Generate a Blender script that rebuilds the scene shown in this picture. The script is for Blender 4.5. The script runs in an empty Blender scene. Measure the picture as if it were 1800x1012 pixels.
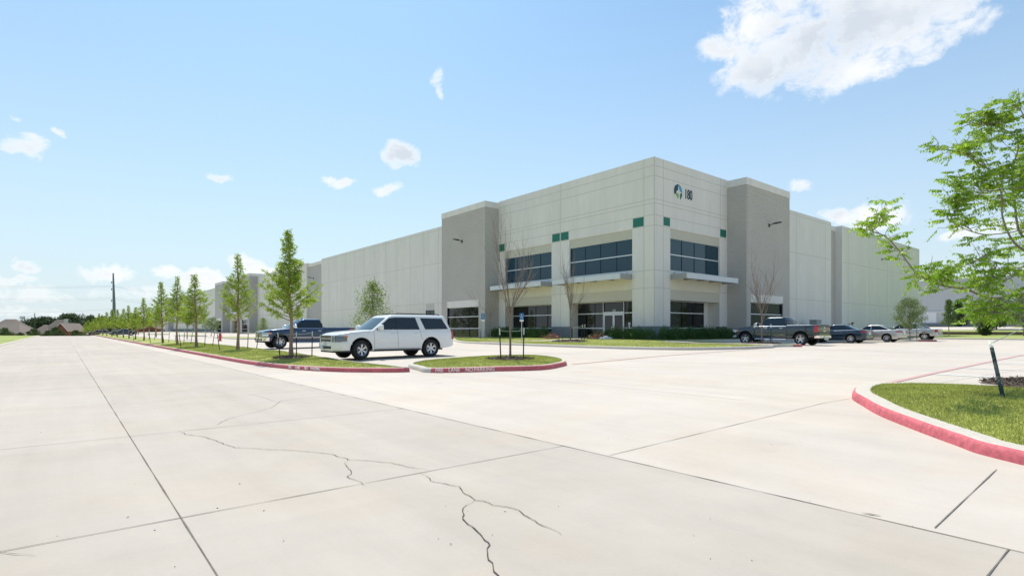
import bpy, math, random
import numpy as np
from mathutils import Vector, Matrix
R = math.radians
S = bpy.context.scene
COL = S.collection
# ---------------------------------------------------------------- camera, light, exposure
CAMH = 1.5; F = 965.0; CXP = 900.0; HYP = 579.0
DR = (0.77378, 0.63346)      # camera right axis = (DR.x, -DL.x...) in building coordinates; x runs away from the road, y along it
cam = bpy.data.cameras.new("camera"); cam.sensor_width = 36.0; cam.lens = 36.0 * F / 1800.0
cam.shift_y = (HYP - 506.0) / 1800.0; cam.clip_end = 4000; cam.clip_start = .05
camo = bpy.data.objects.new("camera", cam); COL.objects.link(camo)
camo.location = (0, 0, CAMH); camo.rotation_euler = (R(90), 0, -math.atan2(.63346, .77378))
S.camera = camo
SUN_EL = R(62); SUN_AZ = math.atan2(.318, .941)
world = bpy.data.worlds.new("World"); S.world = world; world.use_nodes = True
SKY_STR = 0.11; SUN_STR = 3.1; EXPO = 0.58
sl = bpy.data.lights.new("sun", 'SUN'); sl.energy = SUN_STR; sl.angle = R(.5); sl.color = (1, .94, .85)
so = bpy.data.objects.new("sun", sl); COL.objects.link(so)
sd = Vector((math.sin(SUN_AZ) * math.cos(SUN_EL), math.cos(SUN_AZ) * math.cos(SUN_EL), math.sin(SUN_EL)))
so.rotation_euler = sd.to_track_quat('Z', 'Y').to_euler(); so.location = (0, 0, 60)
S.view_settings.view_transform = 'Standard'; S.view_settings.look = 'None'
S.view_settings.exposure = EXPO; S.view_settings.gamma = 1
S.render.engine = 'CYCLES'
S.cycles.max_bounces = 6

def build_world():
    nt = world.node_tree; N = nt.nodes; L = nt.links; N.clear()
    out = N.new('ShaderNodeOutputWorld'); bg = N.new('ShaderNodeBackground'); bg.inputs[1].default_value = SKY_STR
    sky = N.new('ShaderNodeTexSky'); sky.sky_type = 'NISHITA'; sky.sun_disc = False
    sky.sun_elevation = SUN_EL; sky.sun_rotation = SUN_AZ; sky.air_density = 1.0; sky.dust_density = 1.0; sky.ozone_density = 1.6
    tc = N.new('ShaderNodeTexCoord'); sep = N.new('ShaderNodeSeparateXYZ'); L.new(tc.outputs['Generated'], sep.inputs[0])
    def M(op, a, b=None, c=None, clamp=False):
        n = N.new('ShaderNodeMath'); n.operation = op; n.use_clamp = clamp
        for i, x in enumerate((a, b, c)):
            if x is None: continue
            if isinstance(x, (int, float)): n.inputs[i].default_value = x
            else: L.new(x, n.inputs[i])
        return n.outputs[0]
    az = M('ARCTAN2', sep.outputs[0], sep.outputs[1])
    hyp = M('SQRT', M('ADD', M('MULTIPLY', sep.outputs[0], sep.outputs[0]), M('MULTIPLY', sep.outputs[1], sep.outputs[1])))
    el = M('ARCTAN2', sep.outputs[2], hyp)
    cmb = N.new('ShaderNodeCombineXYZ'); L.new(az, cmb.inputs[0]); L.new(el, cmb.inputs[1])
    def noise(scale, det, rough, off, sx=1, sy=1, dist=0):
        mp = N.new('ShaderNodeMapping'); mp.inputs['Location'].default_value = (off, off * .7, 0); mp.inputs['Scale'].default_value = (sx, sy, 1)
        L.new(cmb.outputs[0], mp.inputs[0])
        n = N.new('ShaderNodeTexNoise'); n.inputs['Scale'].default_value = scale; n.inputs['Detail'].default_value = det
        n.inputs['Roughness'].default_value = rough; n.inputs['Distortion'].default_value = dist
        L.new(mp.outputs[0], n.inputs[0]); return n
    wa = noise(9, 6, .6, 3.1); wsep = N.new('ShaderNodeSeparateColor'); L.new(wa.outputs['Color'], wsep.inputs[0])
    azw = M('ADD', az, M('MULTIPLY', M('SUBTRACT', wsep.outputs[0], .5), .09))
    elw = M('ADD', el, M('MULTIPLY', M('SUBTRACT', wsep.outputs[1], .5), .07))
    nz = noise(19, 12, .68, 7.7, 1, 1.4, .4)
    nd = M('SUBTRACT', nz.outputs['Fac'], .5)
    CA = math.atan2(.63346, .77378)
    def dirpx(px, py):
        a = CA + math.atan2(px - CXP, F); e = math.atan2(HYP - py, math.hypot(F, px - CXP)); return a, e
    # cloud cells: centre px, py, half sizes px, tilt, strength, ragged
    cl = [(1540, 25, 285, 90, 12, 1.15), (1560, 95, 170, 45, 14, 1.0), (1330, 60, 90, 70, 10, .9), (1420, 70, 150, 90, 0, 1.1), (1340, 115, 90, 50, 10, 1.0), (1270, 75, 45, 38, 10, .8), (1480, 105, 150, 45, 12, .9),
          (1640, 85, 55, 28, 20, .8), (1720, 40, 55, 26, 25, .5), (1430, -30, 170, 60, 0, 1.1), (1600, -60, 300, 60, 0, 1.1),
          (767, 140, 17, 28, 0, .85), (775, 165, 11, 22, 0, .7), (703, 280, 42, 25, -10, .95), (600, 318, 34, 12, 0, .72), (680, 337, 42, 14, 0, .72),
          (393, 323, 32, 11, 5, .72), (60, 262, 50, 19, -8, .85), (106, 238, 14, 9, -30, .7), (38, 220, 14, 6, -15, .4),
          (180, 474, 56, 17, -3, 1.05), (45, 468, 40, 14, 5, .95), (20, 484, 60, 14, 0, .75), (285, 475, 38, 16, 0, 1.0), (350, 492, 60, 20, 0, .95), (440, 470, 55, 20, -15, 1.05), (480, 482, 50, 14, 0, 1.0),
          (60, 503, 120, 22, 0, .62), (250, 508, 130, 20, 0, .55), (420, 508, 80, 18, 0, .7), (40, 540, 140, 18, 0, .55),
          (1405, 326, 38, 16, -8, .8), (1530, 378, 88, 30, 6, .95), (1480, 372, 46, 18, 0, .7), (1700, 412, 50, 17, 20, .85), (1760, 396, 60, 18, 0, .8), (1790, 470, 80, 20, 0, .6), (1650, 480, 60, 14, 0, .4)]
    acc = None
    for (px, py, rx, ry, tilt, st) in cl:
        a0, e0 = dirpx(px, py); a1, _ = dirpx(px + 1, py); _, e1 = dirpx(px, py - 1)
        ra = rx * (a1 - a0); re = ry * (e1 - e0); t = R(tilt)
        dx = M('SUBTRACT', azw, a0); dy = M('SUBTRACT', elw, e0)
        u_ = M('ADD', M('MULTIPLY', dx, math.cos(t) / ra), M('MULTIPLY', dy, math.sin(t) / ra))
        v_ = M('SUBTRACT', M('MULTIPLY', dy, math.cos(t) / re), M('MULTIPLY', dx, math.sin(t) / re))
        d = M('ADD', M('MULTIPLY', u_, u_), M('MULTIPLY', v_, v_))
        m = M('MULTIPLY', M('MAXIMUM', M('SUBTRACT', 1.35, d), 0.0), st + (.28 if rx < 100 else .12))
        acc = m if acc is None else M('MAXIMUM', acc, m)
    dens = M('MULTIPLY_ADD', nd, 3.3, M('SUBTRACT', acc, .50))
    has = M('MINIMUM', M('MULTIPLY', acc, 4.0), 1.0)
    dens = M('MULTIPLY', dens, has)
    alpha = N.new('ShaderNodeMapRange'); alpha.interpolation_type = 'SMOOTHSTEP'; alpha.inputs[1].default_value = 0.0; alpha.inputs[2].default_value = 1.15
    L.new(dens, alpha.inputs[0])
    al = M('MULTIPLY', alpha.outputs[0], .93)
    # greyer bellies where the cloud is thick
    n2 = noise(6, 4, .5, 1.3, 1, 1.6)
    gr = N.new('ShaderNodeMapRange'); gr.inputs[1].default_value = .36; gr.inputs[2].default_value = .62; L.new(n2.outputs['Fac'], gr.inputs[0])
    thick = N.new('ShaderNodeMapRange'); thick.inputs[1].default_value = .5; thick.inputs[2].default_value = 1.15; L.new(dens, thick.inputs[0])
    belly = M('MULTIPLY', gr.outputs[0], thick.outputs[0])
    cc = N.new('ShaderNodeMix'); cc.data_type = 'RGBA'; L.new(belly, cc.inputs[0])
    cc.inputs[6].default_value = (6.6, 6.6, 6.6, 1); cc.inputs[7].default_value = (4.3, 4.65, 5.1, 1)
    # thin bright haze low in the sky
    hz = N.new('ShaderNodeMapRange'); hz.inputs[1].default_value = .78; hz.inputs[2].default_value = 0.0; hz.inputs[3].default_value = 0; hz.inputs[4].default_value = 1
    L.new(el, hz.inputs[0])
    hzp = M('MULTIPLY', M('POWER', hz.outputs[0], 1.7), SKYH[3])
    mh = N.new('ShaderNodeMix'); mh.data_type = 'RGBA'; L.new(hzp, mh.inputs[0])
    tint = N.new('ShaderNodeMix'); tint.data_type = 'RGBA'; tint.blend_type = 'MULTIPLY'; tint.inputs[0].default_value = 1
    L.new(sky.outputs[0], tint.inputs[6]); tint.inputs[7].default_value = SKYT + (1,)
    L.new(tint.outputs[2], mh.inputs[6]); mh.inputs[7].default_value = SKYH[:3] + (1,)
    mx = N.new('ShaderNodeMix'); mx.data_type = 'RGBA'; L.new(al, mx.inputs[0]); L.new(mh.outputs[2], mx.inputs[6]); L.new(cc.outputs[2], mx.inputs[7])
    L.new(mx.outputs[2], bg.inputs[0]); L.new(bg.outputs[0], out.inputs[0])
SKYT = (.73, 1.01, 1.06); SKYH = (4.5, 5.0, 5.35, .93)
build_world()

# ---------------------------------------------------------------- helpers
def gz(u):  # ground profile away from the road
    return float(np.interp(u, [5, 10, 18, 30, 95, 117, 117.5, 140, 400], [0, .25, .35, .45, .45, .5, 1.15, 2.0, 2.6]))
BU, BV = 35.4, 25.88
def zg(u, v):
    z = gz(u)
    dx = max(BU - u, 0, u - 103); dy = max(BV - v, 0, v - 294)
    d = math.hypot(dx, dy)
    if d < 6: z += .17 * (1 - max(0, d - 1.5) / 4.5) * (1 if u < 105 else 0)
    s = min(1, max(0, (u - 7) / 5)); v0 = 165 + 100 * s * s * (3 - 2 * s)
    if v > v0: z -= min(2.9, (v - v0) * .022 * min(1, (v - v0) / 20))
    return z
def uvof(px, Y):
    X = (px - CXP) / F * Y; return X * .77378 + Y * .63346, -X * .63346 + Y * .77378
def G(px, py, dz=0):
    z = 0
    for _ in range(40):
        Y = (CAMH - z - dz) * F / (py - HYP); u, v = uvof(px, Y); z = .5 * z + .5 * zg(u, v)
    return u, v
def at(px, py, Y):
    u, v = uvof(px, Y); return Vector((u, v, CAMH - (py - HYP) / F * Y))
def upx(px, v):   # u on column px at given v
    k = (px - CXP) / F; Y = v / (-k * .63346 + .77378); return uvof(px, Y)[0]

_m = {}
def mat(name, col, rough=.6, metal=0, var=0, scale=4, bump=0, bscale=None, spec=.5, coat=0, rnd=0, sub=0, var2=0, scale2=.4, stretch=None, trans=0):
    if name in _m: return _m[name]
    m = bpy.data.materials.new(name); m.use_nodes = True; nt = m.node_tree; N = nt.nodes; L = nt.links
    b = N['Principled BSDF']; b.inputs['Base Color'].default_value = tuple(col) + (1,); b.inputs['Roughness'].default_value = rough
    b.inputs['Metallic'].default_value = metal; b.inputs['Specular IOR Level'].default_value = spec; b.inputs['Coat Weight'].default_value = coat
    b.inputs['Coat Roughness'].default_value = .04
    src = None
    tc = N.new('ShaderNodeTexCoord'); vec = tc.outputs['Object']
    if stretch:
        mp = N.new('ShaderNodeMapping'); mp.inputs['Scale'].default_value = stretch; L.new(vec, mp.inputs[0]); vec = mp.outputs[0]
    def hsv(inp, fac_out, amt):
        h = N.new('ShaderNodeHueSaturation'); mr = N.new('ShaderNodeMapRange'); mr.inputs[1].default_value = .3; mr.inputs[2].default_value = .7
        mr.inputs[3].default_value = 1 - amt; mr.inputs[4].default_value = 1 + amt
        L.new(fac_out, mr.inputs[0]); L.new(mr.outputs[0], h.inputs['Value'])
        if inp is None: h.inputs['Color'].default_value = tuple(col) + (1,)
        else: L.new(inp, h.inputs['Color'])
        return h.outputs[0]
    for a, sc in ((var, scale), (var2, scale2)):
        if a:
            n = N.new('ShaderNodeTexNoise'); n.inputs['Scale'].default_value = sc; n.inputs['Detail'].default_value = 8; n.inputs['Roughness'].default_value = .65
            L.new(vec, n.inputs[0]); src = hsv(src, n.outputs['Fac'], a)
    if rnd:
        g = N.new('ShaderNodeNewGeometry'); h = N.new('ShaderNodeHueSaturation')
        mr = N.new('ShaderNodeMapRange'); mr.inputs[3].default_value = 1 - rnd; mr.inputs[4].default_value = 1 + rnd; L.new(g.outputs['Random Per Island'], mr.inputs[0])
        L.new(mr.outputs[0], h.inputs['Value'])
        mr2 = N.new('ShaderNodeMapRange'); mr2.inputs[3].default_value = .5 + rnd * .06; mr2.inputs[4].default_value = .5 - rnd * .06; L.new(g.outputs['Random Per Island'], mr2.inputs[0]); L.new(mr2.outputs[0], h.inputs['Hue'])
        if src is None: h.inputs['Color'].default_value = tuple(col) + (1,)
        else: L.new(src, h.inputs['Color'])
        src = h.outputs[0]
    if src is not None: L.new(src, b.inputs['Base Color'])
    if bump:
        n = N.new('ShaderNodeTexNoise'); n.inputs['Scale'].default_value = bscale or 60; n.inputs['Detail'].default_value = 5; L.new(tc.outputs['Object'], n.inputs[0])
        bp = N.new('ShaderNodeBump'); bp.inputs['Strength'].default_value = bump; bp.inputs['Distance'].default_value = .01
        L.new(n.outputs['Fac'], bp.inputs['Height']); L.new(bp.outputs[0], b.inputs['Normal'])
    if trans:
        t = N.new('ShaderNodeBsdfTranslucent'); ms = N.new('ShaderNodeMixShader'); ms.inputs[0].default_value = trans
        if src is not None: L.new(src, t.inputs[0])
        else: t.inputs[0].default_value = tuple(col) + (1,)
        o = N['Material Output']; L.new(b.outputs[0], ms.inputs[1]); L.new(t.outputs[0], ms.inputs[2]); L.new(ms.outputs[0], o.inputs[0])
    _m[name] = m; return m

class MB:
    def __init__(s): s.v = []; s.f = []; s.m = []
    def add(s, vs, fs, mi=0):
        o = len(s.v); s.v += [tuple(p) for p in vs]; s.f += [tuple(i + o for i in f) for f in fs]; s.m += [mi] * len(fs); return s
    def box(s, x0, x1, y0, y1, z0, z1, mi=0):
        if x0 > x1: x0, x1 = x1, x0
        if y0 > y1: y0, y1 = y1, y0
        return s.add([(x0, y0, z0), (x1, y0, z0), (x1, y1, z0), (x0, y1, z0), (x0, y0, z1), (x1, y0, z1), (x1, y1, z1), (x0, y1, z1)],
                     [(3, 2, 1, 0), (4, 5, 6, 7), (0, 1, 5, 4), (1, 2, 6, 5), (2, 3, 7, 6), (3, 0, 4, 7)], mi)
    def hexa(s, b, t, mi=0):  # bottom 4, top 4
        return s.add(list(b) + list(t), [(3, 2, 1, 0), (4, 5, 6, 7), (0, 1, 5, 4), (1, 2, 6, 5), (2, 3, 7, 6), (3, 0, 4, 7)], mi)
    def quad(s, a, b, c, d, mi=0): return s.add([a, b, c, d], [(0, 1, 2, 3)], mi)
    def grid(s, rows, mi=0, closed=False):
        n = len(rows[0]); vs = [p for r in rows for p in r]; fs = []
        for i in range(len(rows) - 1):
            for j in range(n if closed else n - 1):
                k = (j + 1) % n; fs.append((i * n + j, i * n + k, (i + 1) * n + k, (i + 1) * n + j))
        return s.add(vs, fs, mi)
    def tube(s, pts, rad, n=6, mi=0, cap=True):
        pts = [Vector(p) for p in pts]
        if isinstance(rad, (int, float)): rad = [rad] * len(pts)
        rows = []; prev = None
        for i, p in enumerate(pts):
            d = (pts[min(i + 1, len(pts) - 1)] - pts[max(i - 1, 0)])
            if d.length < 1e-9: d = Vector((0, 0, 1))
            d.normalize()
            if prev is None: a = d.cross(Vector((0, 0, 1))) if abs(d.z) < .9 else d.cross(Vector((1, 0, 0)))
            else: a = prev - d * prev.dot(d)
            a.normalize(); prev = a; b = d.cross(a)
            rows.append([p + (a * math.cos(2 * math.pi * k / n) + b * math.sin(2 * math.pi * k / n)) * rad[i] for k in range(n)])
        o = len(s.v); s.grid(rows, mi, True)
        if cap:
            s.f.append(tuple(o + k for k in range(n))[::-1]); s.m.append(mi)
            q = o + n * (len(pts) - 1); s.f.append(tuple(q + k for k in range(n))); s.m.append(mi)
        return s
    def lathe(s, prof, n=24, axis='z', c=(0, 0, 0), mi=0):
        rows = []
        for r, h in prof:
            row = []
            for k in range(n):
                a = 2 * math.pi * k / n; x, y = r * math.cos(a), r * math.sin(a)
                p = {'z': (x, y, h), 'y': (x, h, y), 'x': (h, x, y)}[axis]
                row.append((p[0] + c[0], p[1] + c[1], p[2] + c[2]))
            rows.append(row)
        return s.grid(rows, mi, True)
    def prism(s, poly, d, mi=0):  # poly: 3D pts planar, extruded by vector d
        n = len(poly); d = Vector(d); a = [Vector(p) for p in poly]; b = [p + d for p in a]
        return s.add(a + b, [tuple(range(n))[::-1], tuple(range(n, 2 * n))] + [(i, (i + 1) % n, n + (i + 1) % n, n + i) for i in range(n)], mi)
    def mesh(s, name, mats, smooth=None):
        me = bpy.data.meshes.new(name); me.from_pydata(s.v, [], s.f)
        for m in (mats if isinstance(mats, (list, tuple)) else [mats]): me.materials.append(m)
        if any(s.m): me.polygons.foreach_set('material_index', s.m)
        if smooth:
            me.polygons.foreach_set('use_smooth', [True] * len(me.polygons)); me.set_sharp_from_angle(angle=R(smooth))
        me.update(); return me
def link(name, me, parent=None, loc=None, kind=None, label=None):
    o = bpy.data.objects.new(name, me); COL.objects.link(o)
    if parent: o.parent = parent
    if loc is not None: o.location = loc
    if kind: o['kind'] = kind
    if label: o['label'] = label
    return o
def part(name, mb, mats, parent, smooth=None, label=None, kind=None):
    return link(name, mb.mesh(name, mats, smooth), parent, label=label, kind=kind)
def struct(name, mb, mats, smooth=None, kind='structure'):
    return link(name, mb.mesh(name, mats, smooth), kind=kind)
def thing(name, label, cat, loc=(0, 0, 0), rz=0, group=None):
    o = bpy.data.objects.new(name, None); o.empty_display_size = .3; COL.objects.link(o); o.location = loc; o.rotation_euler = (0, 0, rz)
    o['label'] = label; o['category'] = cat
    if group: o['group'] = group
    return o
def tag(o, label, cat, group=None):
    o['label'] = label; o['category'] = cat
    if group: o['group'] = group
    return o
def copytree(r, label, loc, rz=0, sc=1, group=None):
    c = r.copy(); COL.objects.link(c); c.location = loc; c.rotation_euler = (0, 0, rz); c.scale = (sc, sc, sc) if isinstance(sc, (int, float)) else sc; c['label'] = label
    if group: c['group'] = group
    for ch in list(r.children):
        d = ch.copy(); COL.objects.link(d); d.parent = c
        for g in list(ch.children):
            e = g.copy(); COL.objects.link(e); e.parent = d
    return c
def npmesh(name, V, Fc, mats):
    V = np.asarray(V, dtype=np.float32); Fc = np.asarray(Fc, dtype=np.int32); k = Fc.shape[1]
    me = bpy.data.meshes.new(name); me.vertices.add(len(V)); me.vertices.foreach_set('co', V.ravel())
    me.loops.add(Fc.size); me.loops.foreach_set('vertex_index', Fc.ravel())
    me.polygons.add(len(Fc)); me.polygons.foreach_set('loop_start', np.arange(0, Fc.size, k, dtype=np.int32))
    for m in (mats if isinstance(mats, (list, tuple)) else [mats]): me.materials.append(m)
    me.update(calc_edges=True); me.validate(); return me
def leaves(C, D, W, ln, wd):
    """diamond leaves: centres, direction, width axis"""
    C = np.asarray(C, float); D = np.asarray(D, float); W = np.asarray(W, float)
    ln = np.broadcast_to(np.asarray(ln, float), (len(C),))[:, None]; wd = np.broadcast_to(np.asarray(wd, float), (len(C),))[:, None]
    V = np.stack([C, C + D * ln * .45 + W * wd * .5, C + D * ln, C + D * ln * .45 - W * wd * .5], 1).reshape(-1, 3)
    Fc = np.arange(len(V)).reshape(-1, 4); return V, Fc
def unit(a): return a / (np.linalg.norm(a, axis=-1, keepdims=True) + 1e-9)
def text_mesh(txt, size, depth, name='lettering', sx=1, bold=0):
    c = bpy.data.curves.new(name, 'FONT'); c.body = txt; c.size = size; c.extrude = depth; c.offset = bold * size; c.align_x = 'CENTER'; c.align_y = 'CENTER'
    o = bpy.data.objects.new(name, c); COL.objects.link(o); bpy.context.view_layer.update()
    bpy.context.view_layer.update()
    me = bpy.data.meshes.new_from_object(o.evaluated_get(bpy.context.evaluated_depsgraph_get())); bpy.data.objects.remove(o)
    me.transform(Matrix.Diagonal((sx, 1, 1, 1))); me.name = name; me.materials.clear(); return me
def put_text(txt, size, m, mtx, name='lettering', parent=None, depth=.006, sx=1, bold=0):
    me = text_mesh(txt, size, depth, name, sx, bold); me.transform(mtx); me.materials.append(m)
    return link(name, me, parent)
def frame3(o, x, y):  # matrix: local x -> x, local y -> y, origin o
    x = Vector(x).normalized(); y = Vector(y).normalized(); z = x.cross(y)
    return Matrix(((x.x, y.x, z.x, o[0]), (x.y, y.y, z.y, o[1]), (x.z, y.z, z.z, o[2]), (0, 0, 0, 1)))

# ---------------------------------------------------------------- materials
def concrete(name, col, u0, pu, v0, pv, spd=1.0):
    m = bpy.data.materials.new(name); m.use_nodes = True; nt = m.node_tree; N = nt.nodes; L = nt.links; b = N['Principled BSDF']; b.inputs['Roughness'].default_value = .88; b.inputs['Specular IOR Level'].default_value = .3
    tc = N.new('ShaderNodeTexCoord'); sp = N.new('ShaderNodeSeparateXYZ'); L.new(tc.outputs['Object'], sp.inputs[0])
    def M(op, a, b_=None, c=None):
        n = N.new('ShaderNodeMath'); n.operation = op
        for i, x in enumerate((a, b_, c)):
            if x is None: continue
            if isinstance(x, (int, float)): n.inputs[i].default_value = x
            else: L.new(x, n.inputs[i])
        return n.outputs[0]
    cu = M('FLOOR', M('DIVIDE', M('SUBTRACT', sp.outputs[0], u0), pu)); cv = M('FLOOR', M('DIVIDE', M('SUBTRACT', sp.outputs[1], v0), pv))
    cx = N.new('ShaderNodeCombineXYZ'); L.new(cu, cx.inputs[0]); L.new(cv, cx.inputs[1]); wn = N.new('ShaderNodeTexWhiteNoise'); L.new(cx.outputs[0], wn.inputs['Vector'])
    def noise(scale, det=8, stretch=(1, 1, 1), rough=.65, off=0):
        mp = N.new('ShaderNodeMapping'); mp.inputs['Scale'].default_value = stretch; mp.inputs['Location'].default_value = (off, off, 0); L.new(tc.outputs['Object'], mp.inputs[0])
        n = N.new('ShaderNodeTexNoise'); n.inputs['Scale'].default_value = scale; n.inputs['Detail'].default_value = det; n.inputs['Roughness'].default_value = rough; L.new(mp.outputs[0], n.inputs[0]); return n.outputs['Fac']
    val = M('MULTIPLY_ADD', M('SUBTRACT', wn.outputs[0], .5), .05 * spd, 1.0)
    val = M('MULTIPLY_ADD', M('SUBTRACT', noise(.25), .5), .26 * spd, val)
    val = M('MULTIPLY_ADD', M('SUBTRACT', noise(1.4, 8, (1, 1, 1), .7, 5), .5), .16 * spd, val)
    val = M('MULTIPLY_ADD', M('SUBTRACT', noise(.9, 6, (2.2, .10, 1), .6, 9), .5), .20 * spd, val)      # wheel-track streaks along the lane
    val = M('MULTIPLY_ADD', M('SUBTRACT', noise(28, 5, (1, 1, 1), .8, 2), .5), .12, val)
    val = M('MULTIPLY_ADD', M('SUBTRACT', noise(180, 3, (1, 1, 1), .8, 2), .5), .10, val)
    # sparse oil spots
    st = N.new('ShaderNodeMapRange'); st.inputs[1].default_value = .70; st.inputs[2].default_value = .78; st.inputs[4].default_value = .10; L.new(noise(1.1, 3, (1, 1, 1), .5, 31), st.inputs[0]); val = M('SUBTRACT', val, st.outputs[0])
    hs = N.new('ShaderNodeHueSaturation'); hs.inputs['Color'].default_value = col + (1,); L.new(val, hs.inputs['Value'])
    wm = N.new('ShaderNodeMix'); wm.data_type = 'RGBA'; wm.blend_type = 'MULTIPLY'; wf = N.new('ShaderNodeMapRange'); wf.inputs[1].default_value = .45; wf.inputs[2].default_value = .7; wf.inputs[4].default_value = .6; L.new(noise(.5, 5, (1, 1, 1), .6, 17), wf.inputs[0])
    L.new(wf.outputs[0], wm.inputs[0]); L.new(hs.outputs[0], wm.inputs[6]); wm.inputs[7].default_value = (1.0, .955, .89, 1); L.new(wm.outputs[2], b.inputs['Base Color'])
    bp = N.new('ShaderNodeBump'); bp.inputs['Strength'].default_value = .22; bp.inputs['Distance'].default_value = .01; L.new(noise(150, 4), bp.inputs['Height']); L.new(bp.outputs[0], b.inputs['Normal'])
    return m
CONC_ROAD = concrete('road_concrete', (.485, .430, .368), .73, 4.27, 4.5, 4.4, 1.25)
CONC_LOT = concrete('lot_concrete', (.57, .506, .437), 8.2, 5.2, 3.8, 5.2, 1.1)
CONC_KERB = mat('kerb_concrete', (.56, .505, .435), .85, var=.10, scale=12, bump=.3, bscale=80)
KERB_RED = mat('kerb_red_paint', (.50, .115, .125), .7, var=.22, scale=14, bump=.2, var2=.18, scale2=1.5)
KERB_PINK = mat('faded_red_paint', (.55, .125, .145), .8, var=.28, scale=16, var2=.2, scale2=1.2)
STRIPE_PINK = mat('worn_fire_lane_paint', (.56, .33, .31), .8, var=.16, scale=10, var2=.1, scale2=1)
STRIPE_WHITE = mat('stall_line_paint', (.86, .86, .84), .8, var=.05, scale=12)
GRASS_BASE = mat('turf', (.35, .37, .095), .95, var=.28, scale=30, bump=.8, bscale=60, var2=.25, scale2=1.3)
GRASS_FAR = mat('far_turf', (.30, .345, .085), .95, var=.2, scale=3, var2=.18, scale2=.06)
BLADE = mat('grass_blades', (.43, .46, .115), .7, rnd=.4, trans=.25, var2=.28, scale2=1.1)
JOINT = mat('joint_sealant', (.17, .15, .12), .9, var=.4, scale=6)
JOINT_LT = mat('joint_sawcut', (.36, .33, .275), .9, var=.2, scale=6)
CRACK = mat('crack_dirt', (.10, .085, .065), .95, var=.5, scale=9)
BARK = mat('bark', (.30, .20, .145), .9, var=.3, scale=14, bump=.7, bscale=50)
BARK_G = mat('bark_grey', (.28, .235, .19), .9, var=.3, scale=14, bump=.7, bscale=50)
BARK_D = mat('bark_bare', (.23, .175, .14), .9, var=.3, scale=14, bump=.6, bscale=50)
MULCHM = mat('mulch_bark', (.12, .09, .07), .95, rnd=.6, var=.4, scale=20)
WALL = mat('painted_panel', (.76, .715, .66), .75, var=.035, scale=2.5, var2=.06, scale2=.5, stretch=(1, 1, .2), bump=.05, bscale=20)
WALL_G = mat('grey_panel', (.47, .445, .415), .75, var=.03, scale=2, var2=.05, scale2=.4, stretch=(1, 1, .3))
RIB = mat('ribbed_formliner', (.52, .49, .455), .8, var=.015, scale=3, var2=.03, scale2=.5)
RIB_CREAM = mat('cream_siding', (.60, .57, .48), .75, var=.03, scale=2)
CREAM = mat('cream_panel', (.72, .68, .56), .75, var=.03, scale=2)
BAND = mat('base_band_grey', (.20, .215, .225), .8, var=.05, scale=3)
REVEAL = mat('reveal_shadow_grey', (.55, .525, .475), .8)
GREEN = mat('green_accent', (.005, .155, .105), .5)
GLASS_UP = mat('blue_glass', (.014, .055, .080), .05, spec=.42)
GLASS_LOW = mat('dark_glass', (.008, .009, .011), .03, spec=.6)
ALU = mat('aluminium', (.72, .73, .74), .4, metal=.2)
MULL = mat('dark_mullion', (.02, .03, .04), .4)
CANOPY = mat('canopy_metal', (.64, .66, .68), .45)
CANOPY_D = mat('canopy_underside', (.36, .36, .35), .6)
BLACKM = mat('black_metal', (.012, .012, .014), .45)
DARKPL = mat('black_plastic', (.018, .018, .02), .6)
CHROME = mat('chrome', (.82, .82, .83), .12, metal=1)
RIMM = mat('wheel_alloy', (.60, .61, .63), .28, metal=.85)
RUBBER = mat('rubber', (.017, .017, .018), .85, bump=.3, bscale=40)
UNDER = mat('underbody', (.010, .010, .011), .9)
# ---------------------------------------------------------------- ground
from mathutils.geometry import delaunay_2d_cdt
def frange(a, b, st):
    n = max(1, int(round((b - a) / st))); return [a + (b - a) * i / n for i in range(n + 1)]
def sheet(name, us, vs, off, m, kind='structure', zf=zg):
    mb = MB(); mb.grid([[(u, v, zf(u, v) + off) for v in vs] for u in us])
    mb.f = [f[::-1] for f in mb.f]
    return struct(name, mb, m, 60, kind)
UF = [-900, -500, -250, -120, -60, -30, -12, -4.35, 0, 5, 7, 9, 10, 12, 14, 18, 22, 26, 30, 34, 40, 50, 60, 75, 95, 106, 116.9, 117.1, 117.6, 122, 130, 140, 160, 190, 260, 400, 700, 1100]
VF = [-600, -300, -150, -80] + frange(-40, 60, 4) + frange(68, 320, 9) + [340, 380, 450, 600, 900, 1400]
sheet('ground', UF, VF, -.10, GRASS_FAR)
sheet('road', [-4.2, 0, 5.0], frange(-40, 320, 4), .0, CONC_ROAD)
LU = [5.0, 6, 7, 8, 9, 10, 11, 12, 14, 18, 22, 26, 28, 30, 31.5, 33, 34.2, 35.38]
sheet('parking_lot', LU, frange(-40, 18, 2) + frange(20, 40, 1.5) + frange(43, 320, 3), 0, CONC_LOT)
sheet('side_parking_lot', frange(35.38, 74, 1.6), frange(-40, 16, 4) + frange(17, 26, .8), 0, CONC_LOT)
# left lawn and its kerb
mb = MB(); vs = frange(-40, 320, 4)
mb.grid([[(-4.2, v, zg(0, v) - .02) for v in vs], [(-4.23, v, zg(0, v) + .10) for v in vs], [(-4.28, v, zg(0, v) + .15) for v in vs], [(-4.45, v, zg(0, v) + .15) for v in vs]])
struct('kerb', mb, CONC_KERB, 40)
sheet('lawn', [-80, -50, -30, -15, -8, -4.44], vs, .135, GRASS_FAR, zf=lambda u, v: zg(0, v) + .1 * (1 if u < -8 else 0))

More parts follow.
